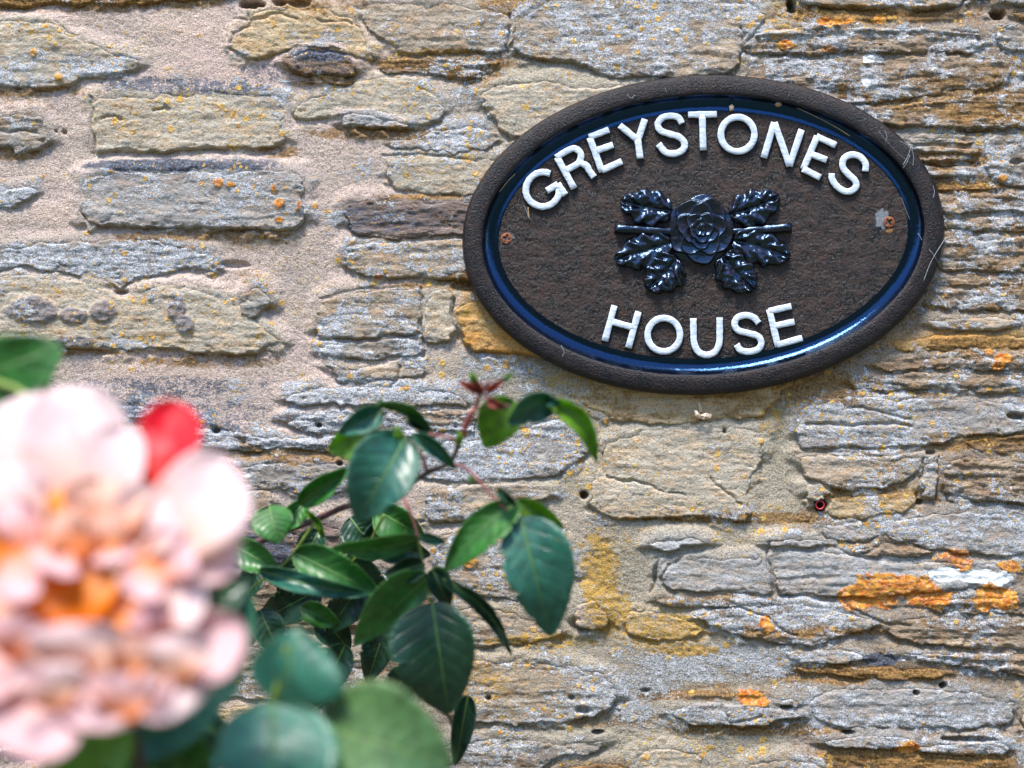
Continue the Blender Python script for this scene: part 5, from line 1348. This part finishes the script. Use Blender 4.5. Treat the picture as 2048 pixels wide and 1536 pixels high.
L('lime', (1092,800), (1194,924), 23, 21, .13, .125, bend=-24, arch=.006)
L('teal', (1090,800), (1118,806), 12, 10, .132, .134, rib=False)
L('red', (962,786), (916,762), 7, 8, .125, .13, rib=False)
L('red', (962,786), (944,752), 9, 8, .125, .13, rib=False)
L('lime', (950,768), (942,744), 6, 7, .13, .132, rib=False)
L('red', (972,786), (1012,756), 7, 6, .125, .13, rib=False)
L('lime', (1004,762), (1028,746), 4, 4, .13, .132, rib=False)
L('red', (974,800), (1010,816), 7, 9, .128, .13, rib=False)
# right hand leaflets
L('dark', (994,978), (1032,1012), 9, 9, .12, .12, rib=False)
L('green', (1032,1006), (888,1144), 42, 36, .12, .11, bend=10, tiltw=-.006)
L('lime', (1030,1004), (1128,1056), 22, 20, .115, .11)
L('teal', (1040,1034), (1102,1272), 86, 60, .122, .118, cup=.004, arch=.010)
L('dark', (886,1158), (1024,1312), 14, 17, .10, .085, bend=-22, wave=.004)
L('lime', (948,964), (936,952), 4, 4, .118, .118, rib=False)

# ---- out-of-focus spray in front
spray = empty('rose_spray', P(545, 1560, 0.24), 'soft blurred rose leaves on a yellowish stalk in front of the shoot', 'rose spray')
stem(spray, 'stalk', 'green', [(574,1290,.25),(560,1350,.25),(545,1410,.25),(540,1480,.245),(536,1640,.24)], .0013, .0018)
stem(spray, 'stalk', 'green', [(545,1418,.25),(620,1446,.25),(690,1470,.25),(760,1510,.25)], .0012, .0009)
leaf(spray, 'soft', (556,1400), (600,1256), 74, 122, .25, .26, cup=.004, lean=.0001, vref=1400)
leaf(spray, 'soft', (545,1402), (545,1660), 136, 114, .25, .255, cup=.006, arch=.01, lean=.00008, vref=1400)
leaf(spray, 'olive', (640,1448), (905,1530), 122, 110, .25, .25, cup=.004, arch=.012, lean=.00006, vref=1450)

# ---- the big bloom
def petal_material(name, tip, mid, base, sat=1.0):
    N = NT(name)
    uv = N.n('ShaderNodeUVMap'); uv.uv_map = 'leaf'
    sp = N.n('ShaderNodeSeparateXYZ'); N.put(sp.inputs[0], uv.outputs[0])
    pos = N.n('ShaderNodeNewGeometry').outputs['Position']
    f = N.noise(pos, 60, 3, 0.5)
    t = N.math('ADD', sp.outputs[0], N.math('MULTIPLY', N.math('SUBTRACT', f, 0.5), 0.25))
    t = N.math('ADD', t, 0.06)
    c = N.mix(N.step(t, 0.10, 0.50), base, mid)
    c = N.mix(N.step(t, 0.42, 0.85), c, tip)
    c = N.mix(N.math('MULTIPLY', N.step(f, 0.5, 0.68), 0.4), c, (0.82, 0.42, 0.42))
    b = N.bsdf(Base_Color=c, Roughness=0.55)
    b.inputs['Specular IOR Level'].default_value = 0.25
    tr = N.n('ShaderNodeBsdfTranslucent'); N.put(tr.inputs['Color'], c)
    mx = N.n('ShaderNodeMixShader'); mx.inputs[0].default_value = 0.45
    N.put(mx.inputs[1], b.outputs[0]); N.put(mx.inputs[2], tr.outputs[0])
    return N.finish(mx.outputs[0])
PETAL = {
    'white': petal_material('blush_petal', (0.84, 0.69, 0.68), (0.87, 0.60, 0.48), (0.86, 0.36, 0.10)),
    'pink':  petal_material('pink_petal', (0.82, 0.57, 0.58), (0.85, 0.46, 0.36), (0.86, 0.26, 0.02)),
    'peach': petal_material('peach_petal', (0.84, 0.58, 0.46), (0.86, 0.38, 0.16), (0.86, 0.22, 0.01)),
    'amber': petal_material('amber_petal', (0.86, 0.36, 0.04), (0.86, 0.26, 0.004), (0.84, 0.17, 0.0)),
    'scarlet': petal_material('scarlet_petal', (0.80, 0.010, 0.030), (0.85, 0.025, 0.015), (0.85, 0.10, 0.02)),
}
bloom = empty('rose', P(190, 1180, 0.30), 'big blurred pink and apricot rose bloom in the near foreground', 'rose')
def petal(kind, base, tip, hl, hr, d0, d1, label=None, **kw):
    kw.setdefault('cup', 0.007); kw.setdefault('arch', 0.0); kw.setdefault('wave', 0.002); kw.setdefault('roll', -0.003)
    kw.setdefault('lean', 0.00013)
    kw.setdefault('seed', random.random() * 20)
    co, T, Sd = sheet(base, tip, hl, hr, d0, d1, prof='petal', teeth=0.0, nt=20, ns=17, **kw)
    o = sheet_mesh('petal', co, T, Sd, bloom, PETAL[kind], 0.0004)
    if label: o['label'] = label
    return o
D = 0.32
# outer petals, spread flat
petal('white', (150,1130), (160,772), 150, 120, D-.004, D+.012)
petal('white', (170,1120), (20,800), 130, 140, D-.006, D+.008)
petal('white', (190,1120), (262,856), 110, 56, D+.006, D+.020)
petal('scarlet', (255,1030), (362,806), 72, 84, D+.004, D+.012, 'scarlet petal showing its back at the top')
petal('white', (240,1140), (452,915), 84, 150, D+.008, D+.022)
petal('white', (240,1105), (482,1095), 110, 88, D-.006, D+.012)
petal('pink', (225,1240), (492,1268), 48, 130, D-.008, D+.006)
petal('white', (200,1220), (400,1400), 120, 130, D-.010, D+.004)
petal('pink', (180,1200), (255,1450), 140, 150, D-.010, D+.006)
petal('pink', (120,1220), (40,1515), 130, 130, D-.012, D+.000)
petal('pink', (120,1190), (-120,1330), 150, 150, D-.008, D+.006)
petal('white', (120,1150), (-110,1050), 150, 150, D-.006, D+.008)
# heart of the bloom: amber bowl and curled lips
petal('white', (225,1175), (412,1195), 80, 84, D+.002, D+.014)
petal('white', (200,1180), (360,1330), 110, 110, D-.002, D+.008)
petal('peach', (190,1180), (200,1345), 150, 150, D-.002, D+.006)
petal('peach', (130,1180), (20,1300), 120, 120, D-.002, D+.006)
petal('amber', (135,1275), (135,1120), 128, 128, D+.004, D+.010, cup=.012)
petal('amber', (210,1150), (300,1235), 70, 70, D+.002, D+.008, cup=.008)
petal('amber', (180,1120), (110,985), 110, 120, D+.000, D+.008, cup=.012)
petal('amber', (30,1150), (-50,1060), 60, 60, D+.000, D+.006)
petal('peach', (180,1110), (215,960), 100, 110, D+.006, D+.020)
petal('white', (210,1120), (320,985), 80, 110, D+.006, D+.020)
petal('white', (60,1090), (30,930), 100, 70, D+.004, D+.018)
petal('peach', (150,1130), (120,1026), 46, 56, D+.012, D+.026)
petal('pink', (70,1120), (30,1000), 66, 46, D+.010, D+.022)
petal('peach', (205,1130), (215,1030), 44, 50, D+.012, D+.026)
petal('pink', (280,1150), (370,1075), 66, 80, D+.008, D+.020)
petal('pink', (120,1075), (96,1146), 76, 70, D+.014, D+.024, cup=-.004)
petal('pink', (215,1080), (232,1128), 60, 60, D+.014, D+.024, cup=-.004)
petal('pink', (30,1090), (38,1205), 56, 60, D+.014, D+.028)
petal('pink', (300,1110), (272,1196), 60, 56, D+.014, D+.028)
petal('pink', (330,1290), (290,1215), 60, 60, D+.010, D+.024)
petal('white', (150,1350), (150,1246), 120, 116, D+.010, D+.028)
petal('pink', (30,1320), (22,1232), 70, 60, D+.008, D+.024)
petal('peach', (245,1370), (262,1272), 52, 60, D+.008, D+.024)
petal('white', (350,1370), (345,1270), 80, 86, D+.004, D+.018)
petal('white', (110,1420), (100,1325), 100, 84, D+.004, D+.020)
petal('pink', (240,1440), (245,1345), 90, 100, D+.002, D+.016)
# stem and leaves of the bloom
stem(bloom, 'stem', 'brown', [(200,1230,.29),(235,1380,.27),(270,1480,.265),(300,1640,.26)], .0026, .0030)
bl = lambda kind, base, tip, hl, hr, d0, d1, **kw: leaf(bloom, kind, base, tip, hl, hr, d0, d1, **kw)
bl('soft', (250,1500), (470,1352), 58, 66, .25, .25)
bl('soft', (440,1350), (500,1180), 42, 40, .22, .23)
bl('lime', (235,1420), (90,1600), 90, 90, .27, .28)
bl('green', (300,1440), (420,1580), 60, 60, .24, .23)
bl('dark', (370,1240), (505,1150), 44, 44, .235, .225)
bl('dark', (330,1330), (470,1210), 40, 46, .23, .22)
bl('green', (-90,770), (122,690), 66, 110, .24, .24, cup=.002)
bl('soft', (300,1490), (250,1640), 60, 60, .24, .24)
bl('teal', (455,1480), (330,1560), 44, 44, .21, .20)
bl('green', (250,1440), (370,1560), 50, 60, .25, .24)
bl('dark', (430,1400), (480,1300), 30, 34, .20, .19)
bl('dark', (380,1420), (470,1500), 34, 34, .18, .18)
stem(bloom, 'stalk', 'green', [(-90,740,.235),(0,768,.245),(48,790,.25),(110,860,.26)], .0020, .0020)
bl('dark', (-60,830), (60,800), 40, 40, .23, .23)

# ---- a second, small pink bloom glimpsed between the leaves
bud = empty('rose_bud', P(400, 1462, 0.14), 'small pale pink rose bud glimpsed between the blurred leaves', 'rose bud')
for (b_, t_, hl_, hr_) in (((405,1490),(395,1440),20,20), ((410,1490),(412,1438),18,14), ((400,1492),(384,1456),16,18)):
    co, T, Sd = sheet(b_, t_, hl_, hr_, .13, .14, prof='petal', teeth=0.0, nt=12, ns=9, cup=-.004)
    sheet_mesh('petal', co, T, Sd, bud, PETAL['pink'], 0.0004)
